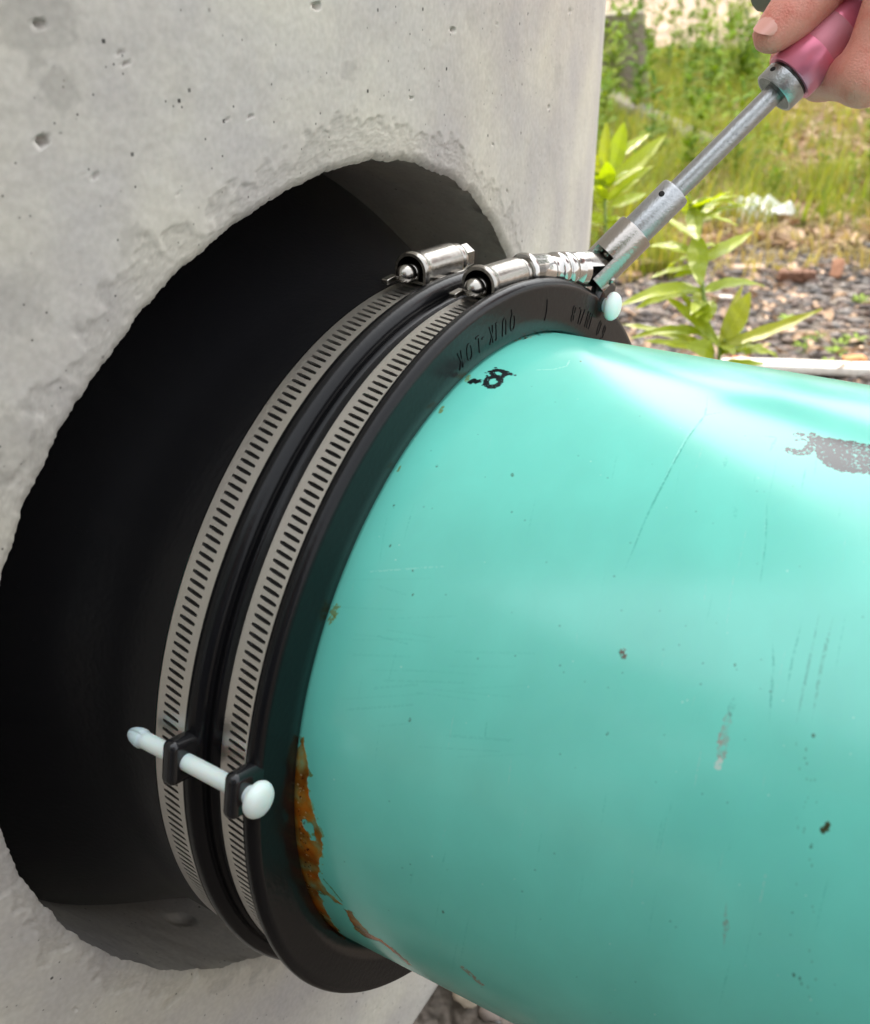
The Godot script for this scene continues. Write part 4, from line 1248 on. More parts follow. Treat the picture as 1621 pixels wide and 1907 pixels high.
func build_photographer() -> void:
	# whoever holds the camera crouches just behind it, in dark clothes
	var o := Vector3(0.5, GROUND, 0.8)
	var t := thing("person", "person in blue-grey clothes crouching behind the camera to take the picture", "person", Transform3D(Basis(), o))
	var back := cam_basis.z
	var right := cam_basis.x
	var P := func(x: float, y: float, z: float) -> Vector3: return Vector3(x, y, z) - o
	var head: Vector3 = cam_pos + back * 0.34 + Vector3(0.01, 0.03, 0.0) - o
	var neck: Vector3 = P.call(0.40, 0.27, 0.62)
	var chest: Vector3 = P.call(0.47, 0.13, 0.73)
	var belly: Vector3 = P.call(0.55, 0.0, 0.84)
	var hip: Vector3 = P.call(0.60, -0.07, 0.90)
	var bones := [[chest + right * 0.08, belly + right * 0.06, 0.135, 0.125], [chest - right * 0.08, belly - right * 0.06, 0.135, 0.125], [belly, hip, 0.14, 0.15], [chest + Vector3(0, 0.09, -0.03) + right * 0.13, chest + Vector3(0, 0.09, -0.03) - right * 0.13, 0.07, 0.07]]
	for sd in [1.0, -1.0]:
		var sh: Vector3 = chest + Vector3(0, 0.09, -0.03) + right * 0.17 * sd
		var el: Vector3 = cam_pos - o + back * 0.20 + right * 0.24 * sd + Vector3(0, -0.17, 0)
		var wr: Vector3 = cam_pos - o + back * 0.085 + right * 0.085 * sd + Vector3(0, -0.045, 0)
		bones.append([sh, el, 0.058, 0.044]); bones.append([el, wr, 0.043, 0.032])
		var kn: Vector3 = (P.call(0.60, 0.06, 0.50) if sd > 0 else P.call(0.05, 0.09, 0.60))
		var ft: Vector3 = (P.call(0.62, -0.215, 0.66) if sd > 0 else P.call(0.22, -0.215, 0.86))
		var toe: Vector3 = ft + (kn - ft) * Vector3(1, 0, 1) * 0.9 + Vector3(0, -0.015, 0)
		bones.append([hip + right * 0.09 * sd, kn, 0.092, 0.066]); bones.append([kn, ft, 0.064, 0.045])
		bones.append([ft, toe, 0.045, 0.038])
		# hand with fingers round the camera body
		var hb := []
		var wrist: Vector3 = wr
		var pm: Vector3 = cam_pos - o + back * 0.052 + right * 0.068 * sd + Vector3(0, -0.012, 0)
		hb.append([wrist, pm, 0.024, 0.026])
		for k in 4:
			var kn1: Vector3 = pm + cam_basis.y * (0.022 - 0.015 * k) + right * 0.012 * sd - back * 0.008
			var k2: Vector3 = kn1 - back * 0.024 - right * 0.004 * sd
			hb.append([kn1, k2, 0.0085, 0.008]); hb.append([k2, k2 - right * 0.018 * sd, 0.008, 0.0065])
		hb.append([pm, pm - right * 0.022 * sd + back * 0.008 + cam_basis.y * 0.02, 0.012, 0.009])
		part("hand", nets([{"k": 0.006, "join": 0.004, "bones": hb}], 0.004, []), M.skin, t)
	part("clothed_body", nets([{"k": 0.05, "join": 0.03, "bones": bones}], 0.013, []), M.cloth, t)
	var face := -back
	var hb2 := [[head + Vector3(0, 0.03, 0), head + Vector3(0, 0.035, 0) + back * 0.02, 0.082, 0.08], [head + face * 0.035 - cam_basis.y * 0.055, head - cam_basis.y * 0.03, 0.05, 0.07], [head - cam_basis.y * 0.05 + back * 0.03, neck, 0.055, 0.06], [head + face * 0.083 + cam_basis.y * 0.012, head + face * 0.098 - cam_basis.y * 0.014, 0.009, 0.014]]
	for sd in [1.0, -1.0]: hb2.append([head + right * 0.083 * sd + cam_basis.y * 0.015, head + right * 0.085 * sd - cam_basis.y * 0.02, 0.012, 0.009])
	part("head", nets([{"k": 0.02, "join": 0.01, "bones": hb2}], 0.006, []), M.skin, t)
	part("hair", nets([{"k": 0.02, "join": 0.01, "bones": [[head + Vector3(0, 0.055, 0) + back * 0.012, head + Vector3(0, 0.03, 0) + back * 0.045, 0.082, 0.078]]}], 0.006, []), tinted(M.cloth, Color(0.03, 0.02, 0.015)), t)
	for sd in [1.0, -1.0]:
		var eg := Geo.new()
		eg.lathe([PackedVector2Array([Vector2(-0.012, 0.00001), Vector2(-0.0085, 0.0085), Vector2(0, 0.012), Vector2(0.0085, 0.0085), Vector2(0.012, 0.00001)])], 14, along(head + face * 0.072 + right * 0.031 * sd + cam_basis.y * 0.022, face, Vector3.UP))
		part("eye", eg.mesh(), M.nylon, t)
	var mg := Geo.new()
	mg.rbox(Vector3(0.046, 0.010, 0.008), 0.0038, Transform3D(cam_basis, head + face * 0.083 - cam_basis.y * 0.048), 3)
	part("mouth", mg.mesh(), tinted(M.skin, Color(0.35, 0.12, 0.10)), t)
	# the compact camera itself, behind the point the picture is taken from
	var c := thing("compact_camera", "small silver camera held by the crouching person", "camera", Transform3D(cam_basis, cam_pos + back * 0.036))
	var cg := Geo.new()
	cg.rbox(Vector3(0.094, 0.058, 0.026), 0.006, Transform3D(), 3)
	part("camera_body", cg.mesh(), M.zinc, c)
	cg = Geo.new()
	cg.lathe([PackedVector2Array([Vector2(-0.002, 0.019), Vector2(0.010, 0.0185)]), PackedVector2Array([Vector2(0.010, 0.0185), Vector2(0.010, 0.0001)])], 32, along(Vector3(0, 0, -0.012), Vector3(0, 0, -1), Vector3.UP))
	part("lens_barrel", cg.mesh(), M.dark_steel, c)

func build_hand(joint: Vector3, dir: Vector3) -> void:
	var base := at(1760, -240, 0.33)
	var t := thing("person", "person's bare left hand gripping the pink handle, thumb along its upper side", "person", Transform3D(Basis(), base))
	var P := func(x: float, y: float, d: float) -> Vector3: return at(x, y, d) - base
	var groups := []
	var tip: Vector3 = P.call(1436, 66, 0.3415)
	var mid: Vector3 = P.call(1478, 26, 0.3410)
	var ip: Vector3 = P.call(1524, -24, 0.3395)
	var mcp: Vector3 = P.call(1640, -150, 0.336)
	var cmc: Vector3 = P.call(1800, -290, 0.335)
	var wrist: Vector3 = P.call(1960, -400, 0.325)
	groups.append({"k": 0.006, "join": 0.004, "bones": [[tip, mid, 0.0062, 0.0071], [mid, ip, 0.0072, 0.0079], [ip, mcp, 0.0081, 0.0095], [mcp, cmc, 0.0105, 0.015]]})
	var step := dir
	var pip: Vector3 = P.call(1606, 154, 0.3350)
	var dip: Vector3 = P.call(1522, 149, 0.3620)
	var ftip: Vector3 = P.call(1458, 118, 0.3660)
	var knu: Vector3 = P.call(1700, -95, 0.322)
	for k in 4:
		var s: Vector3 = step * ([0.0, 0.0185, 0.0365, 0.0535][k] as float)
		var sc: float = [0.97, 1.0, 0.95, 0.82][k]
		var kk: Vector3 = knu + s * 0.98
		var bend: Vector3 = kk + (pip + s - kk) * sc
		groups.append({"k": 0.005, "join": 0.0018, "bones": [[kk, bend, 0.0098 * sc, 0.0083 * sc], [bend, bend + (dip - pip) * sc, 0.0082 * sc, 0.0076 * sc], [bend + (dip - pip) * sc, bend + (ftip - pip) * sc, 0.0074 * sc, 0.0062 * sc]]})
	var palm := []
	for k in 4:
		var kk: Vector3 = knu + step * ([0.0, 0.018, 0.0357, 0.0524][k] as float)
		palm.append([kk, wrist + (kk - knu) * 0.45, 0.0115, 0.016])
	palm.append([mcp, knu + step * 0.01, 0.0085, 0.0100])
	palm.append([cmc, wrist, 0.016, 0.019])
	var arm: Vector3 = wrist + (wrist - (knu + step * 0.025)).normalized() * 0.20
	palm.append([wrist + step * 0.012, arm, 0.023, 0.036])
	groups.append({"k": 0.016, "join": 0.007, "bones": palm})
	var creases := [[ip, (ip - mid).normalized(), 0.0005, 0.011], [ip + (ip - mid).normalized() * 0.0022, (ip - mid).normalized(), 0.0004, 0.011], [dip, (ftip - dip).normalized(), 0.0006, 0.010], [pip, ((dip - pip).normalized() + (pip - knu).normalized()).normalized(), 0.0004, 0.011]]
	part("hand_and_forearm", nets(groups, 0.0021, creases), M.skin, t)
	# thumb nail, a curved plate let into the back of the tip
	var ax := (tip - mid).normalized()
	var fwd := -cam_basis.z
	var nrm := (-fwd * 0.80 - cam_basis.x * 0.52 + cam_basis.y * 0.30)
	nrm = (nrm - ax * nrm.dot(ax)).normalized()
	var side := ax.cross(nrm)
	var pts := PackedVector3Array()
	var cx := 15
	var cy := 15
	for j in cy:
		var v := j / (cy - 1.0)
		for i in cx:
			var u := i / (cx - 1.0) * 2 - 1
			var half := 0.92 * (1.0 - 0.18 * pow(absf(v * 2 - 1), 3.0))
			var q := u * half
			var shift := -0.0022 * u * u * (1.0 - v) * -1.0 - 0.0024 * u * u * v
			var l := lerpf(-0.0082, 0.0070, v) + shift
			var r := lerpf(0.00705, 0.0056, v) + 0.00022 - 0.0005 * pow(absf(u), 6.0) - (0.0006 if j == 0 else 0.0)
			pts.append(mid.lerp(tip, 0.78) + ax * l + nrm * r * cos(q) + side * r * sin(q))
	var g := Geo.new()
	g.grid(pts, cx, cy, mid.lerp(tip, 0.78) + nrm * 0.1)
	part("thumbnail", g.mesh(), M.nail, t)

# ------------------------------------------------------------------ plants
func leaf_mesh(length: float, width: float, droop: float, fold: float, curl: float, tint: Color) -> ArrayMesh:
	# grows along +x from the origin, its upper side to +y
	var g := Geo.new()
	var pts := PackedVector3Array()
	var uvs := PackedVector2Array()
	var cols := PackedColorArray()
	var nl := 12
	for j in nl + 1:
		var v := float(j) / nl
		var w := width * 0.5 * pow(sin(PI * pow(clampf(v * 0.97 + 0.02, 0, 1), 0.75)), 0.85) + 0.0003
		var x := length * v * (1.0 - 0.12 * droop * v)
		var y := -droop * length * v * v * 0.55 + curl * length * sin(v * PI * 1.3) * 0.12
		for i in 7:
			var u := i / 3.0 - 1.0
			pts.append(Vector3(x, y + absf(u) * w * fold + 0.0006 * sin(v * 22 + u * 2.0), u * w))
			uvs.append(Vector2(u * 0.5 + 0.5, v)); cols.append(tint)
	g.grid(pts, 7, nl + 1, Vector3(0, 20, 0), false, uvs, cols)
	return g.mesh()

# a broad-leaved weed: stem points and leaves (base, tip, width, sideways bow) measured in the photograph, depth in metres
func weed(label: String, stem: Array, depth: float, leaves: Array, base_at: Vector3, extra := 0) -> void:
	var t := thing("weed_plant", label, "weed", Transform3D(Basis(), base_at), "leafy weeds growing beside the manhole")
	var path := PackedVector3Array()
	var rad := PackedFloat32Array()
	path.append(Vector3(0, -0.01, 0)); rad.append(0.0028)
	for k in stem.size():
		path.append(at(stem[k].x, stem[k].y, depth) - base_at)
		rad.append(lerpf(0.0026, 0.0009, float(k + 1) / stem.size()))
	var g := Geo.new()
	g.tube(path, rad, 9)
	part("stem", g.mesh(), M.stem, t)
	for l in leaves:
		var a := at(l[0], l[1], depth) - base_at
		var b := at(l[2], l[3], depth + l[6]) - base_at
		var d := b - a
		var len_ := d.length()
		var droop: float = l[5]
		var ex := d.normalized()
		# facing: mix of up and towards the viewer
		var up: Vector3 = (Vector3.UP * (1.0 - l[7]) + (cam_pos - a - base_at).normalized() * l[7] + Vector3(rng.randf_range(-0.2, 0.2), 0, rng.randf_range(-0.2, 0.2))).normalized()
		var ez := ex.cross(up).normalized()
		var ey := ez.cross(ex)
		var br := rng.randf_range(0.85, 1.2)
		var tint := Color(br * (1.25 if l[8] else 0.95), br, br * (1.1 if l[8] else 0.8))
		var mi := part("leaf", leaf_mesh(len_, l[4] * 1.25 * depth / focal, droop, rng.randf_range(0.12, 0.35), rng.randf_range(-0.3, 0.3), tint), M.leaf, t)
		var rot := atan(droop * 0.55 / (1.0 - 0.12 * droop))
		mi.transform = Transform3D(Basis(ex, ey, ez).rotated(ez, rot), a)

	# more leaves in whorls all round the stem
	for k in extra:
		var f := rng.randf_range(0.35, 0.98)
		var i := mini(int(f * (path.size() - 1)), path.size() - 2)
		var a2 := path[i].lerp(path[i + 1], fposmod(f * (path.size() - 1), 1.0))
		var az := rng.randf() * TAU
		var el := rng.randf_range(0.1, 0.7)
		var ex := Vector3(cos(az) * cos(el), sin(el), sin(az) * cos(el))
		var ez := ex.cross(Vector3.UP).normalized()
		var br := rng.randf_range(0.8, 1.2)
		var mi := part("leaf", leaf_mesh(rng.randf_range(0.03, 0.058), rng.randf_range(0.008, 0.013), rng.randf_range(0.2, 0.7), rng.randf_range(0.1, 0.3), rng.randf_range(-0.3, 0.3), Color(br, br, br * 0.8)), M.leaf, t)
		mi.transform = Transform3D(Basis(ex, ez.cross(ex), ez), a2)

func build_weeds() -> void:
	# [base x, base y, tip x, tip y, width px, droop, extra depth at the tip, facing viewer 0..1, pale]
	var d := 0.86
	weed("tall leafy weed standing just right of the nut driver's yoke", [Vector2(1338, 760), Vector2(1326, 660), Vector2(1312, 560), Vector2(1302, 470), Vector2(1290, 400), Vector2(1282, 362)], d, [
		[1306, 545, 1152, 568, 26, 0.55, -0.03, 0.35, false], [1310, 545, 1424, 534, 24, 0.75, 0.02, 0.3, false], [1290, 474, 1208, 458, 22, 0.5, 0.03, 0.3, false], [1308, 486, 1400, 432, 22, -0.15, 0.03, 0.3, true],
		[1302, 500, 1256, 516, 20, 0.45, -0.01, 0.5, true], [1296, 445, 1232, 404, 20, 0.2, 0.04, 0.3, true], [1292, 420, 1345, 392, 18, 0.1, 0.03, 0.3, true], [1286, 405, 1318, 366, 17, 0.6, 0.0, 0.5, false],
		[1284, 400, 1273, 362, 17, 0.0, 0.0, 0.9, false], [1296, 440, 1306, 532, 30, -0.1, -0.03, 0.95, false], [1288, 385, 1302, 450, 24, -0.1, -0.03, 0.95, false], [1314, 560, 1318, 600, 30, 0.0, -0.03, 0.95, false],
		[1318, 600, 1290, 570, 18, 0.1, 0.0, 0.6, false], [1300, 480, 1240, 500, 18, 0.4, 0.04, 0.4, true], [1306, 540, 1180, 575, 20, 0.5, 0.04, 0.4, false]], on_ground(1338, 800), 16)
	weed("low spreading weed with long narrow leaves at the pipe's upper edge", [Vector2(1340, 720), Vector2(1340, 690), Vector2(1340, 655), Vector2(1338, 640)], 0.84, [
		[1342, 645, 1527, 578, 24, -0.18, -0.02, 0.45, true], [1338, 642, 1237, 548, 20, 0.2, 0.02, 0.4, true], [1336, 636, 1264, 540, 12, 0.1, 0.03, 0.4, false], [1341, 638, 1384, 528, 13, 0.1, 0.02, 0.6, true],
		[1352, 630, 1398, 543, 30, 0.15, 0.0, 0.8, true], [1344, 652, 1448, 660, 22, 0.55, 0.01, 0.4, false], [1330, 660, 1276, 642, 30, 0.35, -0.01, 0.7, false], [1330, 655, 1196, 636, 15, 0.4, 0.0, 0.4, true],
		[1325, 625, 1168, 628, 20, 0.35, 0.03, 0.4, false], [1330, 650, 1155, 605, 18, 0.35, 0.04, 0.4, true], [1345, 655, 1400, 620, 20, 0.3, 0.03, 0.4, false], [1320, 690, 1425, 677, 20, 0.3, 0.02, 0.4, false]], on_ground(1340, 770), 5)
	weed("leafy weed growing close against the manhole's right edge", [Vector2(1130, 560), Vector2(1128, 430), Vector2(1127, 360), Vector2(1128, 310)], 1.0, [
		[1124, 320, 1130, 226, 17, 0.05, 0.0, 0.8, true], [1140, 318, 1163, 228, 26, 0.05, 0.0, 0.85, false], [1155, 292, 1212, 246, 15, 0.1, 0.02, 0.5, true], [1138, 345, 1242, 252, 27, 0.1, 0.02, 0.55, false],
		[1132, 374, 1214, 310, 18, 0.2, 0.0, 0.55, false], [1140, 385, 1206, 360, 20, 0.2, 0.02, 0.4, false], [1132, 348, 1130, 300, 26, -0.05, -0.03, 0.95, false], [1122, 330, 1108, 285, 16, 0.1, 0.0, 0.7, true],
		[1124, 352, 1104, 320, 16, 0.2, 0.0, 0.7, false], [1126, 392, 1106, 352, 18, 0.2, 0.0, 0.7, true], [1126, 410, 1090, 400, 16, 0.3, 0.0, 0.5, false], [1130, 425, 1150, 400, 14, 0.2, 0.0, 0.5, false]], on_ground(1130, 600), 12)

func leafy_stalk(sd: int, hgt: float, leaves: int, big: float) -> ArrayMesh:
	var r := RandomNumberGenerator.new()
	r.seed = sd
	var f := Geo.new()
	var bend := Vector3(r.randf_range(-0.3, 0.3), 0, r.randf_range(-0.3, 0.3))
	var path := PackedVector3Array()
	var rad := PackedFloat32Array()
	for k in 7:
		var u := k / 6.0
		path.append(Vector3(0, hgt * u, 0) + bend * u * u * hgt)
		rad.append(lerpf(0.0035, 0.0008, u))
	f.tube(path, rad, 5, Color(0.9, 0.8, 0.7))
	for k in leaves:
		var u := r.randf_range(0.15, 1.0)
		var q := path[int(u * 5.99)].lerp(path[mini(6, int(u * 5.99) + 1)], fposmod(u * 5.99, 1.0))
		var az := r.randf() * TAU
		var el := r.randf_range(-0.1, 0.9)
		var ex := Vector3(cos(az) * cos(el), sin(el), sin(az) * cos(el))
		var ez := ex.cross(Vector3.UP).normalized()
		var l := big * r.randf_range(0.6, 1.3) * (1.2 - u * 0.5)
		var w := l * r.randf_range(0.09, 0.16)
		var sh := r.randf_range(0.7, 1.3)
		var c := Color(sh * r.randf_range(0.8, 1.3), sh, sh * 0.9)
		var nn := ez.cross(ex)
		var tip := q + ex * l + Vector3(0, -l * r.randf_range(0.0, 0.5), 0)
		var m1 := q + ex * l * 0.4
		var m2 := (q + ex * l * 0.75).lerp(tip, 0.35)
		var a := f.vert(q, nn, Vector2.ZERO, c)
		var b1 := f.vert(m1 + ez * w, nn, Vector2.ZERO, c)
		var b2 := f.vert(m1 - ez * w, nn, Vector2.ZERO, c)
		var c1 := f.vert(m2 + ez * w * 0.7, nn, Vector2.ZERO, c)
		var c2 := f.vert(m2 - ez * w * 0.7, nn, Vector2.ZERO, c)
		var d := f.vert(tip, nn, Vector2.ZERO, c)
		f.tri(a, b1, b2); f.quad(b1, c1, c2, b2); f.tri(c1, d, c2)
	return f.mesh()

func build_thicket() -> void:
	var r := RandomNumberGenerator.new()
	r.seed = 31
	var xf: Array[Transform3D] = []
	var tint := PackedColorArray()
	for q in [[960, 1330, 300, 170, 26, 0.75], [960, 1480, 200, 110, 60, 0.85], [1250, 1420, 260, 170, 16, 0.7], [960, 1900, 125, 75, 50, 1.0], [1050, 1400, 400, 300, 14, 0.5], [1380, 1700, 400, 340, 10, 0.35]]:
		for k in int(q[4]):
			var p := lerp_px(r, q[0], q[1], q[2], q[3])
			if not clear_of_things(p): continue
			var s: float = q[5] * r.randf_range(0.5, 1.15)
			xf.append(Transform3D(Basis(Vector3.UP, r.randf() * TAU).scaled(Vector3(s, s, s)), p))
			tint.append(Color(0.08, 0.18, 0.02).lerp(Color(0.26, 0.36, 0.035), r.randf()))
	scatter("weed_thicket", leafy_stalk(5, 0.46, 60, 0.085), M.grass, xf, tint)

func build_tree_row() -> void:
	# the trees at the far side of the yard: they close the view and stand in the pipe's and the chrome's reflections
	var r := RandomNumberGenerator.new()
	r.seed = 17
	var far := "trees along the far side of the yard"
	var near := "trees behind the photographer"
	var spots := [[-22.0, -21.0, 5.2, "leftmost tree of the far row, beyond the manhole"], [-17.0, -24.0, 6.0, "tree of the far row with a tall crown, second from the left"], [-11.5, -23.0, 5.0, "tree of the far row, third from the left"],
		[-6.0, -25.0, 6.2, "middle tree of the far row beyond the tan yard"], [-0.5, -23.5, 5.4, "tree of the far row just right of its middle one"], [5.0, -25.0, 6.0, "tree of the far row, second from the right"], [11.0, -22.0, 5.0, "rightmost tree of the far row"],
		[-14.2, -22.5, 5.6, "tree of the far row filling the gap left of its third one"], [-8.6, -23.6, 5.8, "tree of the far row just left of its middle one"], [-3.2, -24.0, 5.6, "tree of the far row straight beyond the hand"], [2.2, -24.4, 5.6, "broad tree of the far row, third from the right"],
		[4.9, 6.4, 6.6, "tree right behind the photographer's right shoulder"], [2.1, 7.4, 7.0, "tall tree straight behind the photographer"],
		[-0.9, 7.6, 6.6, "tree behind the photographer, left of the tall one"], [-3.9, 7.0, 6.8, "tree behind and left of the manhole's near side"], [-6.6, 5.4, 6.4, "last tree on the left behind the photographer"]]
	for k in spots.size():
		var q: Array = spots[k]
		var t := thing("tree", q[3], "tree", Transform3D(Basis(), Vector3(q[0], ground_height(q[0], q[1]), q[1])), far if q[1] < 0 else near)
		var hh: float = q[2] * (1.35 if q[1] < 0 else 1.0)
		var g := Geo.new()
		g.tube(PackedVector3Array([Vector3(0, -0.2, 0), Vector3(0.05, hh * 0.3, 0), Vector3(-0.05, hh * 0.55, 0.1), Vector3(0, hh * 0.85, 0)]), PackedFloat32Array([0.2, 0.15, 0.1, 0.03]), 9)
		part("trunk", g.mesh(), M.bark, t)
		var f := Geo.new()
		for c in (120 if q[1] < 0 else 110):
			var a := r.randf() * TAU
			var v := r.randf()
			var o := Vector3(cos(a), 0, sin(a)) * hh * 0.5 * sqrt(r.randf()) * sin(PI * (0.12 + 0.8 * v)) + Vector3(0, hh * ((0.10 if q[1] < 0 else 0.06) + (0.90 if q[1] < 0 else 0.94) * v), 0)
			for l in 46:
				var p := o + Vector3(r.randfn(), r.randfn(), r.randfn()) * 0.24
				var e := Vector3(r.randfn(), r.randfn(), r.randfn()).normalized() * 0.11
				var s := e.cross(Vector3(r.randfn(), r.randfn(), r.randfn())).normalized() * 0.05
				var nn := e.cross(s).normalized()
				var sh := r.randf_range(0.6, 1.4)
				var col := Color(0.055 * sh, 0.11 * sh, 0.022 * sh)
				var v0 := f.vert(p - e, nn, Vector2.ZERO, col)
				var v1 := f.vert(p + s, nn, Vector2.ZERO, col)
				var v2 := f.vert(p + e, nn, Vector2.ZERO, col)
				var v3 := f.vert(p - s, nn, Vector2.ZERO, col)
				f.quad(v0, v1, v2, v3)
		var cr := part("crown", f.mesh(), M.grass, t)
		cr.set_meta("kind", "stuff")

func wispy(px: float, py: float, hgt: float, label: String, dark: bool, called := "tall_weed") -> void:
	var b := on_ground(px, py)
	b.y = ground_height(b.x, b.z)
	var t := thing(called, label, "weed", Transform3D(Basis(), b), "tall thin weeds in the rough grass")
	var g := Geo.new()
	var f := Geo.new()
	var bend := Vector3(rng.randf_range(-0.12, 0.12), 0, rng.randf_range(-0.12, 0.12))
	var path := PackedVector3Array()
	var rad := PackedFloat32Array()
	for k in 9:
		var u := k / 8.0
		path.append(Vector3(0, hgt * u, 0) + bend * u * u * hgt * 2)
		rad.append(lerpf(0.004, 0.001, u))
	g.tube(path, rad, 7)
	part("stem", g.mesh(), M.stem, t)
	var m := int(hgt * 95)
	for k in m:
		var u := rng.randf_range(0.12, 1.0)
		var q := path[int(u * 7.99)].lerp(path[mini(8, int(u * 7.99) + 1)], fposmod(u * 7.99, 1.0))
		var az := rng.randf() * TAU
		var el := rng.randf_range(-0.1, 0.8)
		var ex := Vector3(cos(az) * cos(el), sin(el), sin(az) * cos(el))
		var len_ := rng.randf_range(0.05, 0.12) * (1.15 - u * 0.5)
		var ez := ex.cross(Vector3.UP).normalized()
		var w := len_ * rng.randf_range(0.07, 0.14)
		var c := Color(0.10, 0.20, 0.035) if dark else Color(0.20, 0.32, 0.05)
		c = c.lerp(Color(0.34, 0.36, 0.08), rng.randf() * 0.5)
		var e := q + ex * len_ * 0.55
		var tipp := q + ex * len_ + Vector3(0, -len_ * rng.randf_range(0.0, 0.35), 0)
		var nn := ez.cross(ex)
		var a := f.vert(q, nn, Vector2.ZERO, c)
		var b1 := f.vert(e + ez * w, nn, Vector2.ZERO, c)
		var b2 := f.vert(e - ez * w, nn, Vector2.ZERO, c)
		var d := f.vert(tipp, nn, Vector2.ZERO, c)
		f.tri(a, b1, b2); f.tri(b1, d, b2)
	var o := part("foliage", f.mesh(), M.grass, t)
	o.set_meta("kind", "stuff")

func tuft_mesh(sd: int, blades: int, hgt: float, spread: float, lean: float) -> ArrayMesh:
	var r := RandomNumberGenerator.new()
	r.seed = sd
	var g := Geo.new()
	for k in blades:
		var az := r.randf() * TAU
		var p := Vector3(cos(az), 0, sin(az)) * spread * sqrt(r.randf())
		var az2 := r.randf() * TAU
		var out := Vector3(cos(az2), 0, sin(az2)) * lean * r.randf_range(0.3, 1.3)
		var h := hgt * r.randf_range(0.5, 1.2)
		var side := Vector3(-out.z, 0, out.x).normalized()
		var w := r.randf_range(0.0012, 0.0032)
		var sh := r.randf_range(0.75, 1.25)
		var col := Color(sh * r.randf_range(0.85, 1.3), sh, sh * r.randf_range(0.7, 1.1))
		var prev := [-1, -1]
		for j in 5:
			var u := j / 4.0
			var q := p + Vector3(0, h * (u - 0.25 * u * u * lean * 2.0), 0) + out * h * u * u
			var ww := w * (1.0 - u * 0.9)
			var nn := (out.normalized() * -0.3 + Vector3.UP * u + side.cross(Vector3.UP) * 0.6).normalized()
			var a := g.vert(q - side * ww, nn, Vector2(0, u), col)
			var b := g.vert(q + side * ww, nn, Vector2(1, u), col)
			if j: g.quad(prev[0], prev[1], b, a)
			prev = [a, b]
	return g.mesh()

func scatter(called: String, mesh: Mesh, m: Material, xf: Array[Transform3D], tint: PackedColorArray) -> void:
	var mm := MultiMesh.new()
	mm.transform_format = MultiMesh.TRANSFORM_3D
	mm.use_colors = true
	mm.mesh = mesh
	mm.instance_count = xf.size()
	for k in xf.size():
		mm.set_instance_transform(k, xf[k])
		mm.set_instance_color(k, tint[k])
	var o := MultiMeshInstance3D.new()
	o.multimesh = mm
	o.material_override = m
	o.name = called
	o.set_meta("kind", "stuff")
	o.set_meta("label", STUFF[called][0]); o.set_meta("category", STUFF[called][1])
	add_child(o)

const STUFF := {
	"green_grass": ["green and yellowish grass growing wild behind the manhole", "grass"],
	"dry_grass": ["dry straw-coloured grass lying among the green", "grass"],
	"leaf_litter": ["tan dead leaves and chips littering the ground behind the nut driver", "leaf litter"],
	"weed_thicket": ["thicket of leafy green weeds in front of the tan yard", "weeds"],
	"gravel": ["grey gravel and soil crumbs on the ground behind the pipe", "gravel"],
	"seedlings": ["tiny bright green seedlings sprouting from the gravel", "seedlings"],
}

func lerp_px(r: RandomNumberGenerator, x0: float, x1: float, y0: float, y1: float) -> Vector3:
	# even over the ground between two rows of the picture
	var z0 := on_ground(1370, y0).z
	var z1 := on_ground(1370, y1).z
	var z := lerpf(z0, z1, r.randf())
	var f := (1.0 / (0.26 - z) - 1.0 / (0.26 - z0)) / (1.0 / (0.26 - z1) - 1.0 / (0.26 - z0))
	var py := lerpf(y0, y1, f)
	var p := on_ground(r.randf_range(x0, x1), py)
	p.y = ground_height(p.x, p.z)
	return p

func clear_of_things(p: Vector3) -> bool:
	if Vector2(p.x - MAN_AX, p.z).length() < MAN_R + 0.03: return false
	return true

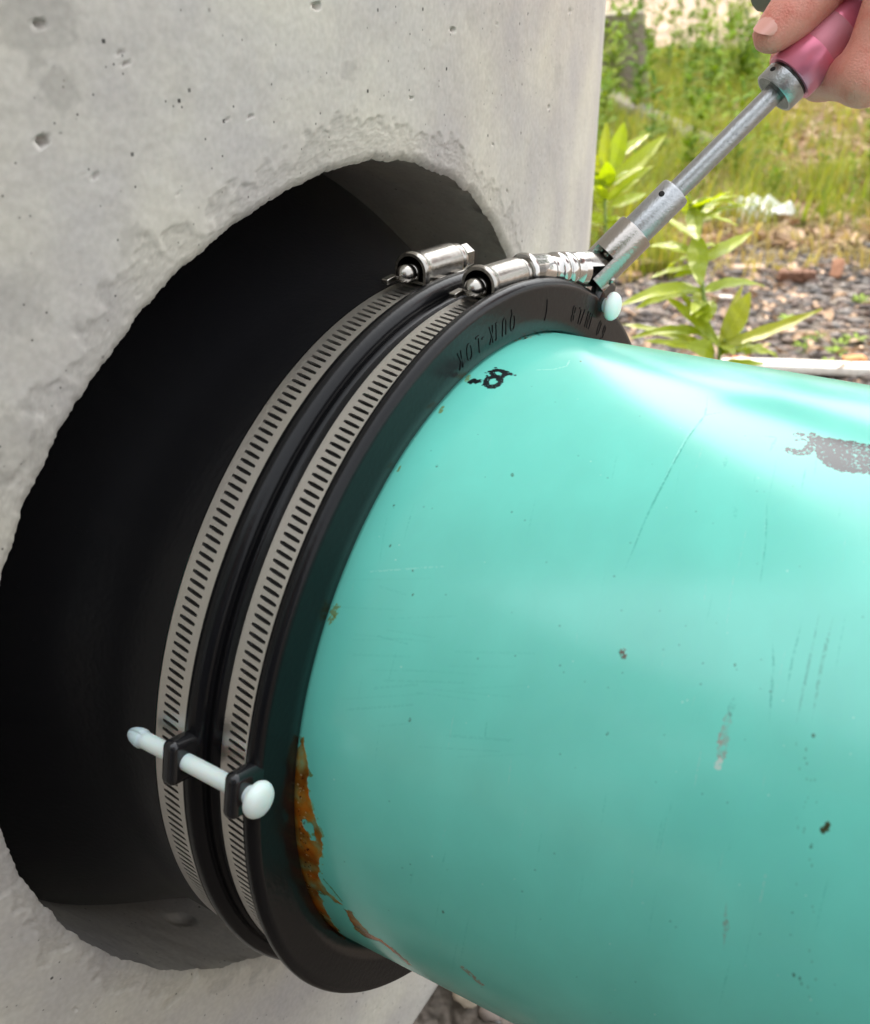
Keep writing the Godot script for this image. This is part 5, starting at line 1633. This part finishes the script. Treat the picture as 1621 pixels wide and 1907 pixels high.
func build_ground_cover() -> void:
	var r := RandomNumberGenerator.new()
	r.seed = 99
	var xf: Array[Transform3D] = []
	var tint := PackedColorArray()
	var spin := func(p: Vector3, s: float) -> Transform3D:
		return Transform3D(Basis(Vector3.UP, r.randf() * TAU).scaled(Vector3(s, s * r.randf_range(0.7, 1.3), s)), p)
	# green grass: dense on the left and round the rag, thin on the litter
	for q in [[980, 1460, 330, 150, 1500], [1180, 1800, 445, 330, 430], [1400, 1800, 330, 240, 70], [1350, 1900, 235, 120, 340], [900, 1900, 150, 98, 1700], [1440, 1900, 98, 52, 800], [1000, 1240, 520, 330, 520]]:
		for k in int(q[4]):
			var p := lerp_px(r, q[0], q[1], q[2], q[3])
			if not clear_of_things(p): continue
			if na.get_noise_2d(p.x * 90, p.z * 90) < -0.12: continue
			xf.append(spin.call(p, r.randf_range(0.6, 1.35)))
			var c := Color(0.11, 0.23, 0.02).lerp(Color(0.34, 0.40, 0.04), r.randf()).lerp(Color(0.42, 0.34, 0.17), 0.65 * r.randf())
			tint.append(c)
	scatter("green_grass", tuft_mesh(3, 13, 0.11, 0.03, 0.6), M.grass, xf, tint)
	xf = []; tint = PackedColorArray()
	for q in [[1000, 1800, 430, 150, 900], [1300, 1850, 340, 200, 330], [1150, 1700, 520, 430, 130], [900, 1900, 150, 98, 450]]:
		for k in int(q[4]):
			var p := lerp_px(r, q[0], q[1], q[2], q[3])
			if not clear_of_things(p): continue
			xf.append(spin.call(p, r.randf_range(0.6, 1.4)))
			tint.append(Color(0.40, 0.31, 0.17).lerp(Color(0.56, 0.47, 0.29), r.randf()))
	scatter("dry_grass", tuft_mesh(4, 7, 0.08, 0.035, 1.2), M.grass, xf, tint)
	# dead leaves
	var lf := Geo.new()
	var pts := PackedVector3Array()
	for j in 5:
		for i in 4:
			var v := j / 4.0
			var u := i / 1.5 - 1.0
			var w := 0.32 * sin(PI * clampf(v * 0.96 + 0.02, 0, 1))
			pts.append(Vector3(u * w, 0.12 * sin(v * 4.0) + 0.16 * u * u, v - 0.5))
	lf.grid(pts, 4, 5, Vector3(0, 9, 0))
	xf = []; tint = PackedColorArray()
	for q in [[1330, 1850, 345, 215, 3600], [1100, 1850, 470, 330, 1100], [1100, 1850, 225, 150, 1300], [1150, 1850, 760, 450, 420], [900, 1400, 330, 200, 420]]:
		for k in int(q[4]):
			var p := lerp_px(r, q[0], q[1], q[2], q[3])
			if not clear_of_things(p): continue
			var s := r.randf_range(0.018, 0.055) * (0.5 if q[2] > 500 else 1.0)
			var b := Basis(Vector3.UP, r.randf() * TAU) * Basis(Vector3.RIGHT, r.randf_range(-0.6, 0.6)) * Basis(Vector3.BACK, r.randf_range(-0.6, 0.6))
			xf.append(Transform3D(b.scaled(Vector3.ONE * s), p + Vector3(0, r.randf_range(0.002, 0.016), 0)))
			tint.append(Color(0.36, 0.24, 0.15).lerp(Color(0.62, 0.46, 0.34), r.randf()))
	scatter("leaf_litter", lf.mesh(), M.litter, xf, tint)
	# gravel
	var st := stone_mesh(8, 1.0, 6)
	xf = []; tint = PackedColorArray()
	for q in [[1080, 1750, 790, 455, 14000], [1100, 1800, 455, 330, 900], [700, 1250, 2080, 1830, 260]]:
		for k in int(q[4]):
			var p := lerp_px(r, q[0], q[1], q[2], q[3]) if q[2] < 1500 else on_ground(r.randf_range(q[0], q[1]), r.randf_range(q[3], q[2]))
			if not clear_of_things(p): continue
			var s := 0.0011 + 0.0075 * pow(r.randf(), 5.0)
			var b := Basis(Vector3.UP, r.randf() * TAU) * Basis(Vector3.RIGHT, r.randf_range(-0.5, 0.5))
			xf.append(Transform3D(b.scaled(Vector3(s * r.randf_range(0.8, 1.6), s * r.randf_range(0.5, 0.9), s)), p + Vector3(0, s * 0.25, 0)))
			var l := pow(r.randf(), 2.0)
			tint.append(Color(0.06, 0.06, 0.065).lerp(Color(0.34, 0.32, 0.30), l).lerp(Color(0.22, 0.13, 0.085), 0.55 * r.randf()))
	scatter("gravel", st, M.stone, xf, tint)
	# seedlings
	var sg := Geo.new()
	for k in 5:
		var a := TAU * k / 5.0
		var o := Vector3(cos(a), 0.35, sin(a))
		var s := Vector3(-sin(a), 0, cos(a))
		var nn := Vector3.UP
		var v0 := sg.vert(Vector3(0, 0.3, 0), nn)
		var v1 := sg.vert(o * 0.6 + s * 0.22 + Vector3(0, 0.3, 0), nn)
		var v2 := sg.vert(o * 0.6 - s * 0.22 + Vector3(0, 0.3, 0), nn)
		var v3 := sg.vert(o * 1.05 + Vector3(0, 0.2, 0), nn)
		sg.tri(v0, v1, v2); sg.tri(v1, v3, v2)
	xf = []; tint = PackedColorArray()
	for q in [[1500, 625], [1512, 640], [1565, 650], [1572, 672], [1535, 690], [1555, 660], [1420, 690], [1500, 655], [1590, 640], [1470, 600], [1330, 560], [1600, 560]]:
		for k in 2:
			var p := on_ground(q[0] + r.randf_range(-6, 6), q[1] + r.randf_range(-5, 5))
			p.y = ground_height(p.x, p.z)
			xf.append(spin.call(p, r.randf_range(0.009, 0.02)))
			tint.append(Color(0.25, 0.36, 0.06))
	scatter("seedlings", sg.mesh(), M.grass, xf, tint)

func stone_mesh(sd: int, rough: float, n: int) -> ArrayMesh:
	var f := FastNoiseLite.new()
	f.seed = sd; f.frequency = 0.9
	var pts := PackedVector3Array()
	for j in n + 1:
		for i in n * 2:
			var a := TAU * i / (n * 2.0)
			var b := PI * (j / float(n)) - PI / 2
			var d := Vector3(cos(a) * cos(b), sin(b), sin(a) * cos(b))
			pts.append(d * (1.0 + 0.45 * rough * f.get_noise_3dv(d * 1.3)))
	var g := Geo.new()
	g.grid(pts, n * 2, n + 1, Vector3.ZERO, true, PackedVector2Array(), PackedColorArray(), true)
	return g.mesh()

# ------------------------------------------------------------------ bits lying about
func slab(size: Vector3, sd: int, rough: float) -> ArrayMesh:
	# a splintered piece of wood or bark: a box section with uneven sides
	var f := FastNoiseLite.new()
	f.seed = sd; f.frequency = 1.0
	var g := Geo.new()
	var pts := PackedVector3Array()
	var n := 14
	for j in n + 1:
		var v := j / float(n)
		var e := 1.0 if j > 0 and j < n else 0.72
		for i in 16:
			var a := TAU * i / 16.0
			var c := Vector2(signf(cos(a)) * pow(absf(cos(a)), 0.35), signf(sin(a)) * pow(absf(sin(a)), 0.35))
			var k := 1.0 + rough * f.get_noise_3d(c.x * 2, c.y * 2, v * 7)
			pts.append(Vector3((v - 0.5) * size.x + rough * 0.08 * size.x * f.get_noise_2d(c.x * 3, c.y * 3 + v * 20) * (1.0 if e < 1 else 0.0), c.y * size.y * 0.5 * k * e, c.x * size.z * 0.5 * k * e))
	g.grid(pts, 16, n + 1, Vector3.ZERO, true, PackedVector2Array(), PackedColorArray(), true)
	for e in [0, n]:
		var cc := Vector3.ZERO
		for i in 16: cc += pts[e * 16 + i] / 16.0
		var nn := Vector3(-1 if e == 0 else 1, 0, 0)
		var c0 := g.vert(cc, nn)
		for i in 16: g.tri(c0, g.vert(pts[e * 16 + i], nn), g.vert(pts[e * 16 + (i + 1) % 16], nn))
	return g.mesh()

func lying(called: String, mesh: Mesh, m: Material, label: String, category: String, px: float, py: float, lift: float, turn: float, tilt := 0.0, group := "") -> void:
	var p := on_ground(px, py)
	p.y = ground_height(p.x, p.z) + lift
	solo(called, mesh, m, label, category, Transform3D(Basis(Vector3.UP, turn) * Basis(Vector3.BACK, tilt), p), group)

func tinted(base: StandardMaterial3D, c: Color) -> StandardMaterial3D:
	var m: StandardMaterial3D = base.duplicate()
	m.albedo_color = c.linear_to_srgb()
	return m

func build_debris() -> void:
	var view := atan2(-cam_basis.x.z, cam_basis.x.x)       # turn that lays +x across the picture
	lying("bark_chunk", slab(Vector3(0.062, 0.018, 0.022), 3, 0.6), tinted(M.bark, Color(0.17, 0.085, 0.055)), "reddish brown chunk of bark lying on the gravel right of the tall weed", "bark", 1482, 528, 0.010, view - 0.05)
	lying("bark_chunk", slab(Vector3(0.05, 0.012, 0.03), 5, 0.4), tinted(M.bark, Color(0.10, 0.07, 0.05)), "dark bark scrap half under the white rag's grass", "bark", 1370, 455, 0.006, view + 0.4)
	lying("wood_chip", slab(Vector3(0.062, 0.008, 0.022), 6, 0.3), tinted(M.board, Color(0.50, 0.37, 0.28)), "pale tan wood chip left of the reddish bark chunk", "wood chip", 1392, 502, 0.008, view + 0.12, 0.0, "wood chips on the gravel")
	lying("wood_chip", slab(Vector3(0.034, 0.006, 0.018), 7, 0.7), tinted(M.board, Color(0.40, 0.20, 0.12)), "small orange-brown chip standing upright right of the bark chunk", "wood chip", 1556, 522, 0.014, view + 1.1, 0.9, "wood chips on the gravel")
	lying("wood_chip", slab(Vector3(0.045, 0.006, 0.012), 8, 0.3), tinted(M.board, Color(0.62, 0.58, 0.54)), "narrow whitish chip behind the tall weed's stem", "wood chip", 1350, 558, 0.006, view - 0.15, 0.0, "wood chips on the gravel")
	lying("wood_chip", slab(Vector3(0.055, 0.006, 0.010), 9, 0.3), tinted(M.board, Color(0.46, 0.31, 0.20)), "thin tan stick pointing down right of the rag", "wood chip", 1525, 468, 0.008, view - 0.5, -0.2, "wood chips on the gravel")
	lying("wood_chip", slab(Vector3(0.026, 0.010, 0.014), 10, 0.5), tinted(M.board, Color(0.52, 0.17, 0.08)), "small orange-red chip right behind the pipe's upper edge", "wood chip", 1380, 676, 0.006, view + 0.3, 0.0, "wood chips on the gravel")
	lying("wood_chip", slab(Vector3(0.030, 0.008, 0.016), 11, 0.5), tinted(M.board, Color(0.55, 0.25, 0.10)), "orange chip lying on the white strip", "wood chip", 1588, 694, 0.016, view + 0.2, 0.0, "wood chips on the gravel")
	lying("twig", slab(Vector3(0.16, 0.004, 0.004), 12, 0.4), tinted(M.board, Color(0.40, 0.33, 0.25)), "thin bent twig lying on the gravel in front of the bark chunk", "twig", 1500, 548, 0.004, view - 0.08)
	lying("twig", slab(Vector3(0.11, 0.003, 0.003), 13, 0.4), tinted(M.board, Color(0.45, 0.34, 0.25)), "pale twig on the gravel above the seedlings", "twig", 1530, 628, 0.004, view + 0.05)
	lying("white_strip", slab(Vector3(0.34, 0.012, 0.030), 14, 0.12), M.white_board, "long flat white strip lying on the gravel just behind the pipe", "strip", 1585, 704, 0.008, view - 0.10)
	# a grey weathered plank lying aslant beyond the left weed
	var a := on_ground(1100, 196)
	var b := on_ground(1345, 300)
	a.y = GROUND + 0.06; b.y = GROUND + 0.02
	var mid := (a + b) / 2
	var ex := (b - a).normalized()
	var ez := ex.cross(Vector3.UP).normalized()
	solo("weathered_plank", slab(Vector3((b - a).length(), 0.045, 0.07), 21, 0.16), tinted(M.board, Color(0.15, 0.13, 0.105)), "grey weathered plank lying aslant in the grass behind the left weed", "plank", Transform3D(Basis(ex, ez.cross(ex), ez), mid))
	# dark post stump with the light on its top painted as a paler part
	var sp := on_ground(1160, 182)
	sp.y = GROUND
	var st := thing("wooden_stump", "short dark wooden stump with a pale top beside the manhole edge", "stump", Transform3D(Basis(Vector3.BACK, 0.09), sp))
	var g := Geo.new()
	g.lathe([PackedVector2Array([Vector2(-0.05, 0.17), Vector2(0.05, 0.105), Vector2(0.22, 0.09), Vector2(0.315, 0.085)])], 24, Transform3D(Basis(Vector3(0, 1, 0), Vector3(1, 0, 0), Vector3(0, 0, -1)), Vector3.ZERO))
	part("trunk", g.mesh(), M.bark, st)
	g = Geo.new()
	g.lathe([PackedVector2Array([Vector2(0.315, 0.085), Vector2(0.322, 0.081), Vector2(0.324, 0.04), Vector2(0.323, 0.001)])], 24, Transform3D(Basis(Vector3(0, 1, 0), Vector3(1, 0, 0), Vector3(0, 0, -1)), Vector3.ZERO))
	part("pale_top", g.mesh(), tinted(M.board, Color(0.55, 0.48, 0.38)), st)
	# crumpled white sheet in the grass
	var rp := on_ground(1405, 418)
	rp.y = ground_height(rp.x, rp.z)
	var pts := PackedVector3Array()
	var f := FastNoiseLite.new()
	f.seed = 8; f.frequency = 9.0; f.fractal_octaves = 3
	var ex2 := Vector3(cam_basis.x.x, 0, cam_basis.x.z).normalized()
	var ez2 := ex2.cross(Vector3.UP).normalized()
	for j in 26:
		for i in 44:
			var u := i / 43.0 * 2 - 1
			var v := j / 25.0 * 2 - 1
			var lx := u * 0.085 * (1.0 - 0.25 * v * v)
			var lz := v * 0.06 * (1.0 - 0.3 * u * u)
			var bump := absf(f.get_noise_2d(lx * 1.2, lz * 1.2)) * 0.05 + 0.028 * (1.0 - u * u) * (1.0 - v * v)
			pts.append(ex2 * lx + ez2 * lz + Vector3(0, bump + 0.004, 0))
	g = Geo.new()
	g.grid(pts, 44, 26, Vector3(0, 9, 0))
	solo("plastic_sheet", g.mesh(), M.plastic, "crumpled white plastic sheet lying half hidden in the grass", "plastic sheet", Transform3D(Basis(), rp))
	# pale stone by the manhole's foot, under the pipe
	var q := on_ground(868, 1864)
	var sm := stone_mesh(31, 1.0, 10)
	solo("pale_stone", sm, tinted(M.stone, Color(0.62, 0.52, 0.40)), "small pale yellowish stone on the soil under the pipe", "stone", Transform3D(Basis(Vector3.UP, 0.6).scaled(Vector3(0.0075, 0.0050, 0.0050)), q + Vector3(0, 0.004, 0)))

# ------------------------------------------------------------------
func _ready() -> void:
	# camera
	var cam := Camera3D.new()
	cam.name = "camera"
	var lens := CameraAttributesPhysical.new()
	lens.frustum_focal_length = 24.80
	lens.frustum_focus_distance = 0.335
	lens.exposure_aperture = 13.5
	lens.frustum_near = 0.02
	lens.frustum_far = 400.0
	cam.attributes = lens
	cam.transform = Transform3D(cam_basis.orthonormalized(), cam_pos)
	cam.near = 0.02; cam.far = 400.0
	cam.keep_aspect = Camera3D.KEEP_HEIGHT
	add_child(cam)
	cam.fov = rad_to_deg(2 * atan(H / 2 / focal))
	cam.current = true
	# sky, sun, exposure
	var env := Environment.new()
	env.background_mode = Environment.BG_SKY
	var sky := PanoramaSkyMaterial.new()
	sky.panorama = hazy_sky()
	env.sky = Sky.new()
	env.sky.sky_material = sky
	env.tonemap_mode = Environment.TONE_MAPPER_LINEAR
	env.tonemap_exposure = 1.85
	env.sdfgi_enabled = true; env.ssao_enabled = true; env.ssil_enabled = true
	var we := WorldEnvironment.new()
	we.name = "world"
	we.environment = env
	add_child(we)
	var sun := DirectionalLight3D.new()
	sun.name = "sun"
	sun.light_color = Color(1.0, 0.94, 0.84)
	sun.light_energy = 0.88
	sun.light_angular_distance = 0.5
	sun.shadow_enabled = true
	add_child(sun)
	sun.look_at_from_position(SUN * 10, Vector3.ZERO)
	rng.seed = 7
	na.seed = 101; na.frequency = 0.1; na.fractal_octaves = 4
	nb.seed = 102; nb.frequency = 0.1; nb.fractal_octaves = 3
	nc.seed = 103; nc.frequency = 0.1; nc.fractal_octaves = 4
	make_materials()
	# large structure
	build_ground()
	build_manhole()
	# objects
	build_boot()
	build_pipe()
	build_clamp(B_FRONT, 93.5, "front steel hose clamp, its screw held by the nut driver's socket", 0.0225)
	build_clamp(B_REAR, 92.0, "rear steel hose clamp nearer the concrete, with its slotted screw head bare", 0.0225)
	build_pin(11.3, 0.0022, "white plastic pin on the near side, lying across both steel bands", 0.1262)
	build_pin(121.5, 0.0016, "white plastic pin on the far side, only its round head showing", 0.1215)
	var joint := at(1115, 500, 0.36)
	var dir := (at(1441, 175, 0.349) - joint).normalized()
	var a := deg_to_rad(93.5)
	var scr: Vector3 = Vector3(0, sin(a), cos(a)) * (B_FRONT[2] + 0.0040) + Vector3((B_FRONT[0] + B_FRONT[1]) / 2, 0, 0) + Vector3(0, cos(a), -sin(a)) * 0.0172
	build_driver(joint, dir, scr)
	build_hand(joint, dir)
	build_photographer()
	build_weeds()
	# small things behind
	for q in [[1150, 150, 0.75, false], [1205, 135, 0.85, true], [1245, 150, 0.7, true], [1300, 120, 0.9, false], [1340, 170, 0.6, false], [1375, 130, 0.8, false], [1270, 210, 0.42, false], [1410, 200, 0.4, false], [1180, 215, 0.35, true]]:
		wispy(q[0], q[1], q[2] * 0.62, ["thin weed near the manhole edge above the stump", "dark wispy weed against the tan yard left", "dark wispy weed second from the manhole edge", "tall pale weed in the middle of the tan gap", "yellow-green bushy weed left of the thumb", "tall weed whose top ends behind the thumb", "short weed behind the rod of the nut driver", "short weed below the handle's steel collar", "short dark weed beyond the plank's left end"][[1150, 1205, 1245, 1300, 1340, 1375, 1270, 1410, 1180].find(q[0])], q[3])
	build_thicket()
	build_debris()
	build_ground_cover()
	build_tree_row()
